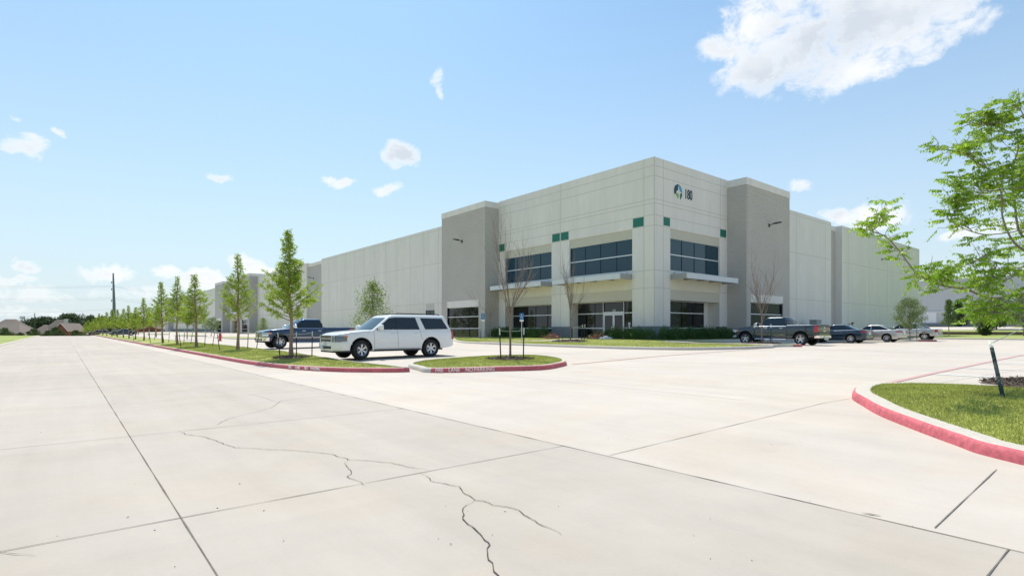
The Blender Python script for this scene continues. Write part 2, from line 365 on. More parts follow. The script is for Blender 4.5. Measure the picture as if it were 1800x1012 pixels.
def smooth(pts, n=6, closed=True):
    P = [np.array(p, float) for p in pts]; m = len(P); out = []
    for i in range(m if closed else m - 1):
        g = lambda k: P[k % m] if closed else P[min(max(k, 0), m - 1)]
        p0, p1, p2, p3 = g(i - 1), g(i), g(i + 1), g(i + 2)
        for j in range(n):
            t = j / n; out.append(.5 * ((2 * p1) + (-p0 + p2) * t + (2 * p0 - 5 * p1 + 4 * p2 - p3) * t * t + (-p0 + 3 * p1 - 3 * p2 + p3) * t ** 3))
    if not closed: out.append(P[-1])
    return out
def area(p): return sum(p[i][0] * p[(i + 1) % len(p)][1] - p[(i + 1) % len(p)][0] * p[i][1] for i in range(len(p))) / 2
def inside(poly, x, y):
    P = np.asarray(poly); n = len(P); r = np.zeros(len(x), bool); j = n - 1
    for i in range(n):
        a, b = P[i], P[j]; c = (a[1] > y) != (b[1] > y)
        with np.errstate(divide='ignore', invalid='ignore'): xx = (b[0] - a[0]) * (y - a[1]) / (b[1] - a[1] + 1e-12) + a[0]
        r ^= c & (x < xx); j = i
    return r
def island(pts, redf, n=6, h=.15, name='lawn', grass=GRASS_BASE, redm=KERB_RED, step=1.0, mound=0.0, w=.17, concrete=False):
    """kerbed bed: pts = outer kerb line, redf(u,v) -> paint this stretch of kerb face"""
    P = smooth(pts, n) if n > 1 else [np.array(p, float) for p in pts]
    if area(P) < 0: P = P[::-1]
    m = len(P); N_ = []
    for i in range(m):
        d = P[(i + 1) % m] - P[i - 1]; d /= np.linalg.norm(d) + 1e-9; N_.append(np.array([-d[1], d[0]]))
    prof = [(0, -.03), (.012, h * .55), (.03, h * .83), (.06, h * .97), (.085, h), (w, h), (w, h - .06)]
    mb = MB(); k = len(prof)
    vs = []
    for i in range(m):
        z = zg(*P[i])
        for d, hh in prof:
            q = P[i] + N_[i] * d; vs.append((q[0], q[1], z + hh))
    fs = []; ms = []
    for i in range(m):
        j = (i + 1) % m; mid = (P[i] + P[j]) / 2; rd = redf(*mid) if redf else False
        for a in range(k - 1):
            fs.append((i * k + a, j * k + a, j * k + a + 1, i * k + a + 1)); ms.append(1 if (rd and a < 3) else 0)
    mb.v = vs; mb.f = fs; mb.m = ms
    struct('kerb', mb, [CONC_KERB, redm], 50)
    Q = [P[i] + N_[i] * (w - .01) for i in range(m)]
    co = [Vector((q[0], q[1])) for q in Q]; ed = [(i, (i + 1) % m) for i in range(m)]
    us = [q[0] for q in Q]; vv = [q[1] for q in Q]; gx = np.arange(min(us), max(us), step); gy = np.arange(min(vv), max(vv), step)
    X, Y = np.meshgrid(gx, gy); X = X.ravel(); Y = Y.ravel(); ok = inside(Q, X, Y)
    for x, y in zip(X[ok], Y[ok]): co.append(Vector((x, y)))
    r = delaunay_2d_cdt(co, ed, [list(range(m))], 1, 1e-4)
    mb = MB(); qa = np.array(Q)
    for p in r[0]:
        dist = np.min(np.hypot(qa[:, 0] - p.x, qa[:, 1] - p.y)); mb.v.append((p.x, p.y, zg(p.x, p.y) + h - .025 + mound * min(1, dist / 1.2)))
    mb.f = [tuple(f) for f in r[2]]; mb.m = [0] * len(mb.f)
    struct(name, mb, grass, 60)
    return Q
rng = np.random.default_rng(5)
def blades(poly, n, hgt, wd, h0, mound=0, name='grass', avoid=None):
    P = np.array(poly); lo = P.min(0); hi = P.max(0); pts = []
    x = rng.uniform(lo[0], hi[0], n * 3); y = rng.uniform(lo[1], hi[1], n * 3); ok = inside(P, x, y)
    if avoid:
        for (ax, ay, ar) in avoid: ok &= ((x - ax) ** 2 + (y - ay) ** 2 > ar * ar * rng.uniform(.75, 1.1, len(x)))
    x = x[ok][:n]; y = y[ok][:n]; n = len(x)
    d = np.full(n, 9.)
    for q in P[::2]: d = np.minimum(d, np.hypot(x - q[0], y - q[1]))
    uu = np.interp(x, [5, 10, 18, 30, 95], [0, .25, .35, .45, .45])
    ex = np.maximum(0, BU - x); ey = np.maximum(0, BV - y); dd = np.hypot(ex, ey); pad = np.where(dd < 6, .17 * (1 - np.maximum(0, dd - 1.5) / 4.5), 0)
    z = uu + pad + h0 + mound * np.minimum(1, d / 1.2)
    a = rng.uniform(0, 2 * np.pi, n); hh = hgt * rng.uniform(.5, 1.15, n); b = rng.uniform(0, 2 * np.pi, n); ln = rng.uniform(.1, .75, n) * hh
    c = np.stack([x, y, z], 1); w = np.stack([np.cos(a), np.sin(a), 0 * a], 1) * (wd * rng.uniform(.6, 1.2, n) / 2)[:, None]
    tip = c + np.stack([np.cos(b) * ln, np.sin(b) * ln, hh], 1)
    V = np.stack([c - w, c + w, tip], 1).reshape(-1, 3); Fc = np.arange(len(V)).reshape(-1, 3)
    return link(name, npmesh(name, V, Fc, BLADE), kind='stuff')
def mulch(c, rad, h0, n, size=.06, hump=.06):
    """low ring of bark chips round a trunk"""
    u, v = c; z0 = zg(u, v) + h0; mb = MB(); rows = []
    for i in range(7):
        rr = rad * i / 6; rows.append([(u + rr * math.cos(a) * (1 + .12 * math.sin(3 * a + 1) + .07 * math.sin(7 * a)), v + rr * math.sin(a) * (1 + .12 * math.sin(3 * a + 1) + .07 * math.sin(7 * a)), z0 + hump * (1 - (i / 6) ** 2) - .012 * (i == 6)) for a in [2 * math.pi * k / 20 for k in range(20)]])
    mb.grid(rows[::-1], 0, True); struct('mulch_bed', mb, MULCHM, 60)
    a = rng.uniform(0, 2 * np.pi, n); r = rad * 1.05 * np.sqrt(rng.uniform(0, 1, n)); C = np.stack([u + r * np.cos(a), v + r * np.sin(a), z0 + hump * (1 - (r / rad) ** 2) + rng.uniform(0, .035, n)], 1)
    D = unit(rng.normal(size=(n, 3)) * [1, 1, .45]); W = unit(np.cross(D, rng.normal(size=(n, 3)) * [.5, .5, 1]))
    V, Fc = leaves(C, D, W, size * rng.uniform(.5, 1.6, n), size * rng.uniform(.2, .5, n))
    return link('bark_chips', npmesh('bark_chips', V, Fc, MULCHM), kind='stuff')

# strip of lawn with the tree row, along the road
far = [(5.95, v) for v in (60, 90, 120, 150, 180, 215, 260)]
strip = [(8.35, 15.35), (7.55, 16.5), (6.9, 18.0), (6.35, 20.4), (6.05, 23.5), (5.95, 28), (5.95, 40)] + far + [(9.3, 262), (9.4, 200), (9.4, 140), (9.4, 90), (9.3, 50), (9.15, 30), (8.9, 25.5), (8.5, 20), (8.5, 16.2)]
SP = island(strip, lambda u, v: u < 8.42 and (u < 7 or v < 17.5) and v < 258, n=5, step=1.2, mound=.05)
isl2 = [G(718, 645), G(733, 651), G(757, 655), G(860, 653), G(950, 650.5), G(982, 646), G(997, 641), G(985, 634.5), G(940, 629), G(880, 629.5), G(830, 632), G(760, 637.5)]
I2 = island(isl2, lambda u, v: 8.68 < u < 13.5 and v < 14.5 and v < 14.47 - .55 * (u - 8.66) + 1.2, n=5, step=.7, mound=.05)
ri = [G(1800, 822), G(1740, 803), G(1680, 783), G(1600, 753), G(1540, 728), G(1510, 710), G(1497, 700), G(1503, 690), G(1527, 684), G(1590, 683), G(1680, 686), G(1800, 692)]
ri = [(6.75, -3.0), (6.95, -1.0), (7.2, .3)] + ri[1:] + [(14.0, .5), (14.1, -1.5), (13.6, -3.6), (10, -4.2), (7.6, -4.0)]
RI = island(ri, lambda u, v: not (u > 12.2 and v > -3), n=7, step=.6, mound=.10, redm=KERB_PINK, h=.14, w=.30)
fl = [(27.6, 42.0), (24.9, 36.5), (24.3, 30), (24.1, 24), (24.3, 19.8), (25.2, 16.9), (27.6, 15.2), (30.3, 14.75), (31.7, 14.9), (32.0, 16.2), (32.1, 20), (32.4, 22.4), (33.2, 22.9), (41, 22.9), (44.0, 23.1), (44.2, 24.2), (43, 25.5), (36, 25.6), (35.1, 26), (35.1, 30), (35.1, 40), (35.1, 44.6), (33.2, 45.3), (33.0, 48), (31.2, 48.3), (29.5, 45)]
FL = island(fl, lambda u, v: u > 31.3 and v < 15.2, n=3, step=1.5, mound=.03)
ti = [(33.3, 24.2), (33.25, 20), (33.4, 16.2), (34.2, 14.9), (35.2, 14.8), (35.9, 16), (35.9, 20), (35.8, 22.4), (34.5, 22.6)]
TI = island(ti, lambda u, v: v < 16.2 and u > 34.1, n=4, step=.8, mound=.03)
oi = [(57.9, 25), (57.8, 19), (57.9, 15.2), (58.7, 13.9), (59.9, 13.8), (60.5, 15), (60.6, 19), (60.4, 25)]
OI = island(oi, lambda u, v: v < 14.9, n=4, step=1, mound=.03)
# small beds in the far part of the lot and by the long wall
far_islands = []
for i, (u0, v0, v1) in enumerate([(17.5, 70, 84), (17.5, 103, 120), (17.5, 145, 165), (17.5, 195, 215)]):
    far_islands.append(island([(u0 - 1.4, v0 + 1), (u0, v0), (u0 + 1.4, v0 + 1), (u0 + 1.5, v1 - 1), (u0, v1), (u0 - 1.5, v1 - 1)], None, n=4, step=2))
island([(31.6, 60), (31.6, 80), (31.6, 100), (31.6, 134), (32.4, 135.5), (35.1, 135.5), (35.1, 100), (35.1, 75), (35.1, 58.2), (32.2, 58.2)], None, n=2, step=3)
island([(31.6, 178), (31.6, 210), (31.6, 290), (35.1, 290), (35.1, 210), (35.1, 177), (32.2, 177)], None, n=2, step=4)
# grass blades where they can be seen
MUL = [(9.9 * .77378 + 9.75 * .63346, -9.9 * .63346 + 9.75 * .77378)]
T_RIGHT = MUL[0]
blades(RI, 130000, .045, .011, .12, .10, avoid=[(T_RIGHT[0], T_RIGHT[1], 1.35)])
blades([p for p in SP if p[1] < 60], 80000, .04, .02, .115, .05)
blades(I2, 45000, .04, .016, .115, .05)
blades(FL, 60000, .045, .03, .115, .03)
blades(TI, 9000, .045, .03, .115, .03)
mulch(T_RIGHT, 1.15, .22, 5200, .055, .05)
# east side: kerb, berm drive, retaining wall, upper lawn
mb = MB(); vs = frange(-80, 24, 4)
mb.grid([[(74 + d, v, zg(74, v) + h) for v in vs] for d, h in ((0, -.02), (.02, .12), (.06, .15), (.2, .15), (.2, .0))]); mb.f = [f[::-1] for f in mb.f]
struct('kerb', mb, CONC_KERB, 40)
sheet('lawn', [74.2, 80, 90, 95, 105, 116.95], frange(-120, 160, 10), .12, GRASS_FAR)
sheet('lawn', [117.45, 120, 124], frange(-120, 160, 10), .0, GRASS_FAR)
sheet('upper_road', [124, 128, 134], frange(-120, 160, 10), .03, CONC_LOT)
sheet('lawn', [134, 140, 150], frange(-120, 20, 10), .02, GRASS_FAR)
sheet('dock_apron', [134, 140, 155, 178], frange(20, 160, 10), .03, CONC_LOT)

# painted lines, joints and cracks: thin sheets a few mm above the slab
def ribbon(mb, pts, w, off=.004, mi=0, sub=1.0, wf=None):
    P = [np.array(p, float) for p in pts]; Q = []
    for a, b in zip(P[:-1], P[1:]):
        n = max(1, int(np.linalg.norm(b - a) / sub)); Q += [a + (b - a) * i / n for i in range(n)]
    Q.append(P[-1]); rows = []
    for i, q in enumerate(Q):
        d = Q[min(i + 1, len(Q) - 1)] - Q[max(i - 1, 0)]; d /= np.linalg.norm(d) + 1e-9; n_ = np.array([-d[1], d[0]])
        ww = w * (wf(i, len(Q)) if wf else 1) / 2
        rows.append([(q[0] - n_[0] * ww, q[1] - n_[1] * ww, zg(*q) + off), (q[0] + n_[0] * ww, q[1] + n_[1] * ww, zg(*q) + off)])
    mb.grid(rows, mi); return mb
rr = random.Random(3)
mb = MB()
jw = lambda i, n: 1 + .35 * math.sin(i * 1.7) + .25 * math.sin(i * 4.1)
ribbon(mb, [(5.0, -12), (5.0, 60)], .011, .005, 0, .25, jw)
ribbon(mb, [(.73, -12), (.73, 300)], .010, .005, 0, .4, jw)
# transverse joints of the road, about every 4.4 m
jA = [G(0, 791), G(228, 767), G(400, 747)]; 
def tj(vv, w=.014, u0=-4.2, u1=5.0, mi=0): ribbon(mb, [(u0, vv), (u1, vv)], w, .0065, mi, .3, jw)
vA = G(228, 767)[1]; vB = G(760, 827)[1]
for k in range(-3, 1): tj(vB + k * (vA - vB), .009)
tj(vA, .009)
for k in range(1, 34): tj(vA + k * (vA - vB), .012, mi=1)
struct('pavement_joints', mb, [JOINT, JOINT_LT])
mb = MB()
a = G(1072, 800); b = G(1455, 707); ribbon(mb, [a, b], .011, .0065, 1, .3, jw); ribbon(mb, [b, (b[0] + 14, b[1] + (b[1] - a[1]) / (b[0] - a[0]) * 14)], .010, .0065, 1)
ribbon(mb, [G(1643, 928), G(1752, 825)], .008, .0065, 0, .3, jw)
for vv in (19.2, 24.4, 29.6, 34.8, 40, 45.2, 50.4, 60, 70, 80): ribbon(mb, [(9.6, vv), (24, vv)], .012, .0055, 1)
for uu in (13.2, 18.4, 21.4): ribbon(mb, [(uu, 19), (uu, 120)], .012, .0045, 1)
for uu in (9.5, 18.6, 24.0, 29.2): ribbon(mb, [(uu, -10 if uu > 14.5 else 5.0), (uu, 12.0)], .011, .0045, 1)
for vv in (9.2, 14.2): ribbon(mb, [(16.5, vv), (60, vv)], .011, .0055, 1)
struct('pavement_joints', mb, [JOINT, JOINT_LT])
mb = MB()
def crack(px, w, jit=.012):
    P = [np.array(G(*p)) for p in px]; Q = [P[0]]
    for a, b in zip(P[:-1], P[1:]):
        d = np.linalg.norm(b - a); n = max(2, int(d / .05)); nn = np.array([-(b - a)[1], (b - a)[0]]) / (d + 1e-9); off = 0
        for i in range(1, n):
            off = off * .7 + rr.uniform(-jit, jit); Q.append(a + (b - a) * i / n + nn * off)
        Q.append(b)
    ribbon(mb, Q, w * .68, .008, 0, 1, lambda i, n: max(.25, min(1, min(i, n - i) / 6)) * (1 + .45 * math.sin(i * .9) * math.sin(i * 2.3)))
crack([(314, 757), (330, 764), (360, 768), (385, 777), (412, 787), (470, 790), (520, 792), (555, 795), (590, 801), (612, 808), (650, 810), (690, 814), (725, 822), (757, 827)], .011)
crack([(612, 808), (606, 815), (612, 824), (618, 831), (610, 838), (622, 843), (636, 848), (644, 855)], .010)
crack([(370, 750), (385, 745), (400, 737), (420, 731), (450, 724), (478, 716), (490, 707), (495, 704), (520, 701), (560, 697), (620, 693)], .009)
crack([(435, 692), (455, 696), (475, 703), (490, 706)], .008)
crack([(740, 832), (756, 845), (775, 849), (792, 853), (808, 855), (814, 866), (835, 879), (850, 881), (866, 888), (890, 891), (912, 897), (928, 909), (945, 920), (965, 928), (987, 941)], .011)
crack([(835, 879), (820, 888), (813, 898), (814, 913), (830, 926), (845, 940), (852, 950), (861, 958), (857, 972), (866, 990), (876, 1012), (886, 1040)], .013)
crack([(-40, 968), (0, 971), (40, 975), (66, 978)], .010)
struct('pavement_cracks', mb, CRACK)
# a chipped edge on the long joint
mb = MB(); c0 = np.array(G(1515, 902)); c1 = np.array(G(1548, 907)); ribbon(mb, [c0, (c0 + c1) / 2, c1], .02, .009, 0, .05, lambda i, n: .3 + .7 * math.sin(math.pi * i / max(1, n - 1)))
struct('pavement_chip', mb, CRACK)
# stray grit and leaves on the slab
mb = MB(); 
for _ in range(45):
    x, y = rr.uniform(60, 1780), rr.uniform(640, 1000); u, v = G(x, y); 
    if inside(RI, np.array([u]), np.array([v]))[0] or inside(I2, np.array([u]), np.array([v]))[0]: continue
    s_ = rr.uniform(.004, .012); a = rr.uniform(0, 6.3); z = zg(u, v) + .004
    mb.add([(u + s_ * math.cos(a), v + s_ * math.sin(a), z), (u - s_ * .4 * math.sin(a), v + s_ * .4 * math.cos(a), z + .008), (u - s_ * math.cos(a), v - s_ * math.sin(a), z)], [(0, 1, 2)])
struct('grit', mb, MULCHM, kind='stuff')
# fire lane stripes and stall lines
mb = MB(); a = G(1545, 688); vP = 4.15
ribbon(mb, [(12.4, vP), (31, vP), (60, vP)], .13, .010); ribbon(mb, [(13.6, 13.35), (20, 14.1), (31.5, 14.8)], .10, .010)
struct('fire_lane_stripe', mb, STRIPE_PINK)
mb = MB()
for k in range(0, 7): ribbon(mb, [(14.45 + 3.0 * k, vP - .1), (14.45 + 3.0 * k, -2.0)], .14, .008)
ribbon(mb, [(31, 12.5), (31, -6)], .16, .008)
for uu in (36.2, 39.1, 42, 44.9, 48.8, 51.9, 55): ribbon(mb, [(uu, 15.2), (uu, 20.6)], .10, .008)
for vv in (18.0, 24.5, 33.2, 38.6, 43.6): ribbon(mb, [(9.6, vv), (14.6, vv)], .10, .008)
struct('stall_line', mb, STRIPE_WHITE)
# stencilled kerb words, on the near kerbs
KTXT = mat('kerb_lettering', (.78, .76, .74), .8)
def kerb_words(Q, words, s=.155, w=.17):
    """stencil each word on the painted face; words = (text, point near the kerb)"""
    m = len(Q)
    for txt, p in words:
        p = np.array(p); i = min(range(m), key=lambda k: np.hypot(*(Q[k] - p))); d = Q[(i + 2) % m] - Q[i - 2]; d /= np.linalg.norm(d); n_ = np.array([d[1], -d[0]])
        q = Q[i] + d * np.dot(p - Q[i], d); o = q + n_ * (w - .01 + .012); z = zg(*q) + .068
        if np.dot(n_, -q) < 0: pass
        put_text(txt, s, KTXT, frame3((o[0], o[1], z), (d[0], d[1], zg(*(q + d)) - zg(*q)), (0, 0, 1)), 'kerb_lettering', None, .004, .95, .012)['kind'] = 'structure'
kerb_words(I2, [('FIRE', G(780, 653)), ('LANE', G(803, 653)), ('NO', G(828, 652.5)), ('PARKING', G(852, 652.3))])
kerb_words(SP, [('FIRE', G(499, 650)), ('LANE', G(514, 651)), ('NO', G(529, 652)), ('PARKING', G(545, 653))], .14)
# ---------------------------------------------------------------- the warehouse
WH = thing('warehouse', 'long pale tilt-up warehouse numbered 180 with blue glass corner and grey ribbed towers', 'building', (BU, BV, .62))
def W(mb_): return mb_
class BM(MB):   # takes world numbers, stores them relative to the warehouse's own base
    def loc(s):
        s.v = [(a - BU, b - BV, c - .62) for a, b, c in s.v]; return s
def wpart(name, mb, mats, parent=None, smooth=None, label=None):
    mb.v = [(a - BU, b - BV, c - .62) for a, b, c in mb.v]
    return part(name, mb, mats, parent or WH, smooth, label)
Z0 = .45; T = .4
# core shell: keeps the inside dark and shadows right
mb = MB(); mb.box(BU + 3.2, 102.5, BV + 3.2, 293.6, Z0, 13.3); wpart('roof', mb, WALL)
wall = MB()
def fpanel(v0, v1, z0, z1, d=0, t=T): wall.box(BU + d, BU + d + t, v0, v1, z0, z1)     # road side
def spanel(u0, u1, z0, z1, d=0, t=T): wall.box(u0, u1, BV + d, BV + d + t, z0, z1)     # end side
ZT = 14.87
# corner block, road side: piers, bays, top
bays = [(28.0, 35.05), (37.4, 44.36)]
fpanel(BV + T, 28.0, 1.765, 9.54); fpanel(35.05, 37.4, 1.765, 9.54); fpanel(44.36, 46.0, 1.765, 9.54); fpanel(BV + T, 46.0, 9.54, ZT)
band = MB()
for a, b in ((BV + T, 28.0), (35.05, 37.4), (44.36, 46.0)): band.box(BU - .01, BU + T, a, b, Z0, 1.765)
# end side of the corner block
spanel(BU, 37.5, 1.765, 9.54); spanel(44.85, 47.0, 1.765, 9.54); spanel(BU, 47.0, 9.54, ZT)
band.box(BU - .01, 37.5, BV - .01, BV + T, Z0, 1.765); band.box(44.85, 47.0, BV - .01, BV + T, Z0, 1.765)
# spandrels between the glass
sp = MB()
for a, b in bays: sp.box(BU + .06, BU + T, a, b, 4.70, 6.20)
sp.box(37.5, 44.85, BV + .06, BV + T, 4.70, 6.20)
def ribbed(mb, axis, c, a0, a1, z0, z1, pitch, dep, t=.2, sgn=-1):
    """horizontal ribs: face at c (u=c or v=c), outward towards sgn"""
    n = max(1, int(round((z1 - z0) / pitch))); p = (z1 - z0) / n; prof = []; dep = dep * .9
    for i in range(n):
        z = z0 + i * p; prof += [(0, z), (0, z + p * .58), (dep, z + p * .62), (dep, z + p * .97)]
    prof += [(0, z1)]
    rows = []
    for d, z in prof:
        q = c - sgn * d
        rows.append([(q, a0, z), (q, a1, z)] if axis == 'u' else [(a0, q, z), (a1, q, z)])
    o = len(mb.f); mb.grid(rows)
    mb.f[o:] = [(f if (axis == 'v') == (sgn < 0) else f[::-1]) for f in mb.f[o:]]
lv = MB()
for a, b in bays:
    ribbed(lv, 'u', BU + .05, a, b, 8.86, 9.54, .135, .03); ribbed(lv, 'u', BU + .05, a, b, 3.87, 4.70, .135, .03)
ribbed(lv, 'v', BV + .05, 37.5, 44.85, 8.86, 9.54, .135, .03); ribbed(lv, 'v', BV + .05, 37.5, 44.85, 3.87, 4.70, .135, .03)
for a, b in bays: lv.box(BU + .1, BU + T, a, b, 8.86, 9.54); lv.box(BU + .1, BU + T, a, b, 3.87, 4.69)
lv.box(37.5, 44.85, BV + .1, BV + T, 8.86, 9.54); lv.box(37.5, 44.85, BV + .1, BV + T, 3.87, 4.69)
LV = lv
# upper windows
def window(axis, c, a0, a1, z0, z1, panes, rails, glass, name='window', dark=True, fr=.06, parent=None, mull=.045, skip_frame=False):
    """c = plane; frame proud of the glass"""
    g = MB()
    def bx(mb, p0, p1, q0, q1, z_0, z_1, mi=0):
        if axis == 'u': mb.box(c + p0, c + p1, q0, q1, z_0, z_1, mi)
        else: mb.box(q0, q1, c + p0, c + p1, z_0, z_1, mi)
    bx(g, .05, .08, a0, a1, z0, z1)
    w = wpart(name, g, glass, parent)
    f = MB()
    bx(f, 0, .045, a0, a1, z1 - fr, z1); bx(f, 0, .045, a0, a1, z0, z0 + fr)
    for rz in rails: bx(f, -.004, .045, a0, a1, rz - .04, rz + .04)
    bx(f, .002, .046, a0, a0 + .04, z0 + fr, z1 - fr, 1); bx(f, .002, .046, a1 - .04, a1, z0 + fr, z1 - fr, 1)
    for k in range(1, panes):
        q = a0 + (a1 - a0) * k / panes
        zs = [z0 + fr] + [x for rz in rails for x in (rz - .04, rz + .04)] + [z1 - fr]
        for i in range(0, len(zs), 2): bx(f, .015, .046, q - mull / 2, q + mull / 2, zs[i], zs[i + 1], 1)
    fo = wpart('frame', f, [ALU, MULL if dark else ALU], w); return w
E_ = .06
for a, b in bays: window('u', BU + .14, a, b, 6.20, 8.86, 4, [7.52], GLASS_UP)
window('v', BV + .14, 37.5, 44.85, 6.20, 8.86, 4, [7.52], GLASS_UP)
# ground floor glazing set back under the wall, with side returns
RC = 1.1
ret = MB()
for a, b in bays:
    ret.box(BU + T, BU + RC + .3, a - .3, a, Z0, 4.9); ret.box(BU + T, BU + RC + .3, b, b + .3, Z0, 4.9); ret.box(BU + T + .002, BU + RC + .3, a, b, 3.9, 4.2)
ret.box(37.2, 37.5, BV + T, BV + RC + .3, Z0, 4.9); ret.box(44.85, 45.2, BV + T, BV + RC + .3, Z0, 4.9); ret.box(37.5, 44.85, BV + T + .002, BV + RC + .3, 3.9, 4.2)
ret.box(44.15, 44.848, BV + RC, BV + RC + .3, Z0, 3.898)
wpart('window_reveal', ret, WALL)
window('u', BU + RC, 37.4, 44.36, .55, 3.9, 4, [2.9, 1.62], GLASS_LOW)
window('v', BV + RC, 37.5, 44.14, .55, 3.9, 4, [2.9, 1.62], GLASS_LOW)
# entrance bay: 28.0..35.05, door about v 29.5..31.7
vd0, vd1 = onD = (29.75, 31.95)
window('u', BU + RC, vd1 + .06, 35.05, .55, 3.9, 3, [2.9, 1.62], GLASS_LOW)
window('u', BU + RC, 28.0, vd0 - .06, .55, 3.9, 1, [2.9, 1.62], GLASS_LOW)
window('u', BU + RC, vd0, vd1, 2.96, 3.9, 1, [], GLASS_LOW)
fr = MB()
fr.box(BU + RC - .05, BU + RC + .06, vd0 - .06, vd0, .5, 3.9); fr.box(BU + RC - .05, BU + RC + .06, vd1, vd1 + .06, .5, 3.9); fr.box(BU + RC - .05, BU + RC + .06, vd0, vd1, 2.84, 2.955)
df = wpart('door_frame', fr, ALU)
for s0, s1, hx in ((vd0 + .01, (vd0 + vd1) / 2 - .005, 1), ((vd0 + vd1) / 2 + .005, vd1 - .01, 0)):
    g = MB(); g.box(BU + RC + .02, BU + RC + .04, s0 + .1, s1 - .1, .8, 2.72); d = wpart('door', g, GLASS_LOW)
    f = MB(); f.box(BU + RC - .01, BU + RC + .05, s0, s0 + .1, .52, 2.83); f.box(BU + RC - .01, BU + RC + .05, s1 - .1, s1, .52, 2.83)
    f.box(BU + RC - .01, BU + RC + .05, s0 + .1, s1 - .1, 2.72, 2.83); f.box(BU + RC - .01, BU + RC + .05, s0 + .1, s1 - .1, .52, .8); wpart('frame', f, ALU, d)
    h = MB(); q = s1 - .14 if hx else s0 + .14; h.tube([(BU + RC - .012, q, 1.35), (BU + RC - .08, q, 1.4), (BU + RC - .08, q, 1.75), (BU + RC - .012, q, 1.8)], .018); wpart('handle', h, CHROME, d)
WHT = mat('white_vinyl', (.8, .8, .78), .5)
put_text('180', .26, WHT, frame3((BU + RC + .045 - BU, (vd0 + vd1) / 2 - BV, 3.13 - .62), (0, -1, 0), (0, 0, 1)), 'door_number', WH, .006)
nt_ = MB(); nt_.box(BU + RC + .04, BU + RC + .05, 29.1, 29.3, 1.88, 2.1); nt_.box(BU + RC + .04, BU + RC + .05, 29.13, 29.27, 1.68, 1.86); wpart('notice', nt_, WHT)
# green squares
gs = MB()
for a, b in ((26.88, 27.92), (35.16, 36.16), (36.29, 37.3), (44.45, 45.35)): gs.box(BU - .012, BU + .05, a, b, 9.64, 10.36)
gs.box(36.6, 37.45, BV - .012, BV + .05, 9.7, 10.36); gs.box(44.95, 45.95, BV - .012, BV + .05, 9.7, 10.36)
# reveals (thin proud strips; greyer colour paints in the shade of score lines)
rv = MB()
def hr(z, a0, a1, side='u', w=.045, p=.004):
    if side == 'u': rv.box(BU - p, BU + .02, a0, a1, z - w / 2, z + w / 2)
    else: rv.box(a0, a1, BV - p, BV + .02, z - w / 2, z + w / 2)
def vr(a, z0, z1, side='u', w=.05, p=.006):
    if side == 'u': rv.box(BU - p, BU + .02, a - w / 2, a + w / 2, z0, z1)
    else: rv.box(a - w / 2, a + w / 2, BV - p, BV + .02, z0, z1)
for z in (14.2, 13.42, 11.62, 11.3, 10.4): hr(z, BV, 46.0); hr(z, BU, 46.1, 'v')
for a, b in ((BV, 28.0), (35.05, 37.4), (44.36, 46)):
    for z in (9.58, 6.12, 4.76): hr(z, a, b)
for z in (9.6, 6.12, 4.76): hr(z, BU, 37.5, 'v'); hr(z, 44.85, 46.1, 'v')
for a in (26.85, 36.23): vr(a, 1.77, ZT)
for a in (36.57, 45.0): vr(a, 9.6 if a > 40 else 1.77, ZT, 'v')
rv.box(BU - .012, BU + .03, BV - .012, BV + .03, 1.77, ZT)
# ------ towers
rib = MB(); capm = MB(); gw = MB(); band2 = MB()
def tower_u(v0, v1, p, top, rb=True, win=None, mm=None):
    u0 = BU - p; zc = top - .62
    capm.box(u0 - .03, BU + 2.2, v0 - .03, v1 + .03, zc, top)
    segs = [(v0, v1, Z0, zc)]
    if win: segs = [(v0, win[0], Z0, zc), (win[1], v1, Z0, zc), (win[0], win[1], win[3], zc)]
    for a, b, z0, z1 in segs:
        if rb: ribbed(rib, 'u', u0, a, b, z0, z1, .2, .05)
        else: gw.box(u0, u0 + .3, a, b, z0, z1)
    if rb:
        ribbed(rib, 'v', v0, u0, BU + .4, Z0, zc, .2, .035, sgn=-1); ribbed(rib, 'v', v1, u0, BU + .4, Z0, zc, .2, .035, sgn=1)
    else: gw.box(u0 + .002, BU + .4, v0 + .001, v0 + .3, Z0, zc - .001); gw.box(u0 + .3, BU + .4, v1 - .3, v1, Z0, zc - .001)
    gi = rib if rb else gw
    if win:
        a, b, z0, z1, zl = win
        gi.box(u0 + .3, u0 + .5, v0 + .32, v1 - .32, Z0, zc - .01)
        li = MB(); li.box(u0 - .01, u0 + .25, a, b, zl, z1); wpart('lintel', li, WALL)
        window('u', u0 + .12, a, b, z0, zl, 1 if rb else 2, [2.88, 1.62], GLASS_LOW)
tower_u(45.4, 53.75, 1.8, 14.73, True, (46.58, 52.6, .62, 4.62, 3.95))
def tower_v(u0, u1, p, top, win):
    v0 = BV - p; zc = top - .62
    capm.box(u0 - .03, u1 + .03, v0 - .03, BV + 2.2, zc, top)
    a, b, z0, z1, zl = win
    for q0, q1, z_0, z_1 in ((u0, a, Z0, zc), (b, u1, Z0, zc), (a, b, z1, zc)): ribbed(rib, 'v', v0, q0, q1, z_0, z_1, .2, .05)
    ribbed(rib, 'u', u0, v0, BV + .4, Z0, zc, .2, .035, sgn=-1); ribbed(rib, 'u', u1, v0, BV + .4, Z0, zc, .2, .035, sgn=1)
    rib.box(u0 + .32, u1 - .32, v0 + .3, v0 + .5, Z0, zc - .01)
    li = MB(); li.box(a, b, v0 - .01, v0 + .25, zl, z1); wpart('lintel', li, WALL)
    window('v', v0 + .12, a, b, z0, zl, 1, [2.88, 1.62], GLASS_LOW)
tower_v(46.11, 54.42, 1.8, 14.78, (46.9, 53.0, .62, 4.62, 3.95))
vrt = MB(); vrt.box(46.11 + .2, 46.13 + .22, BV - 1.815, BV - 1.80, Z0, 14.1)
wpart('corner_trim', vrt, RIB)
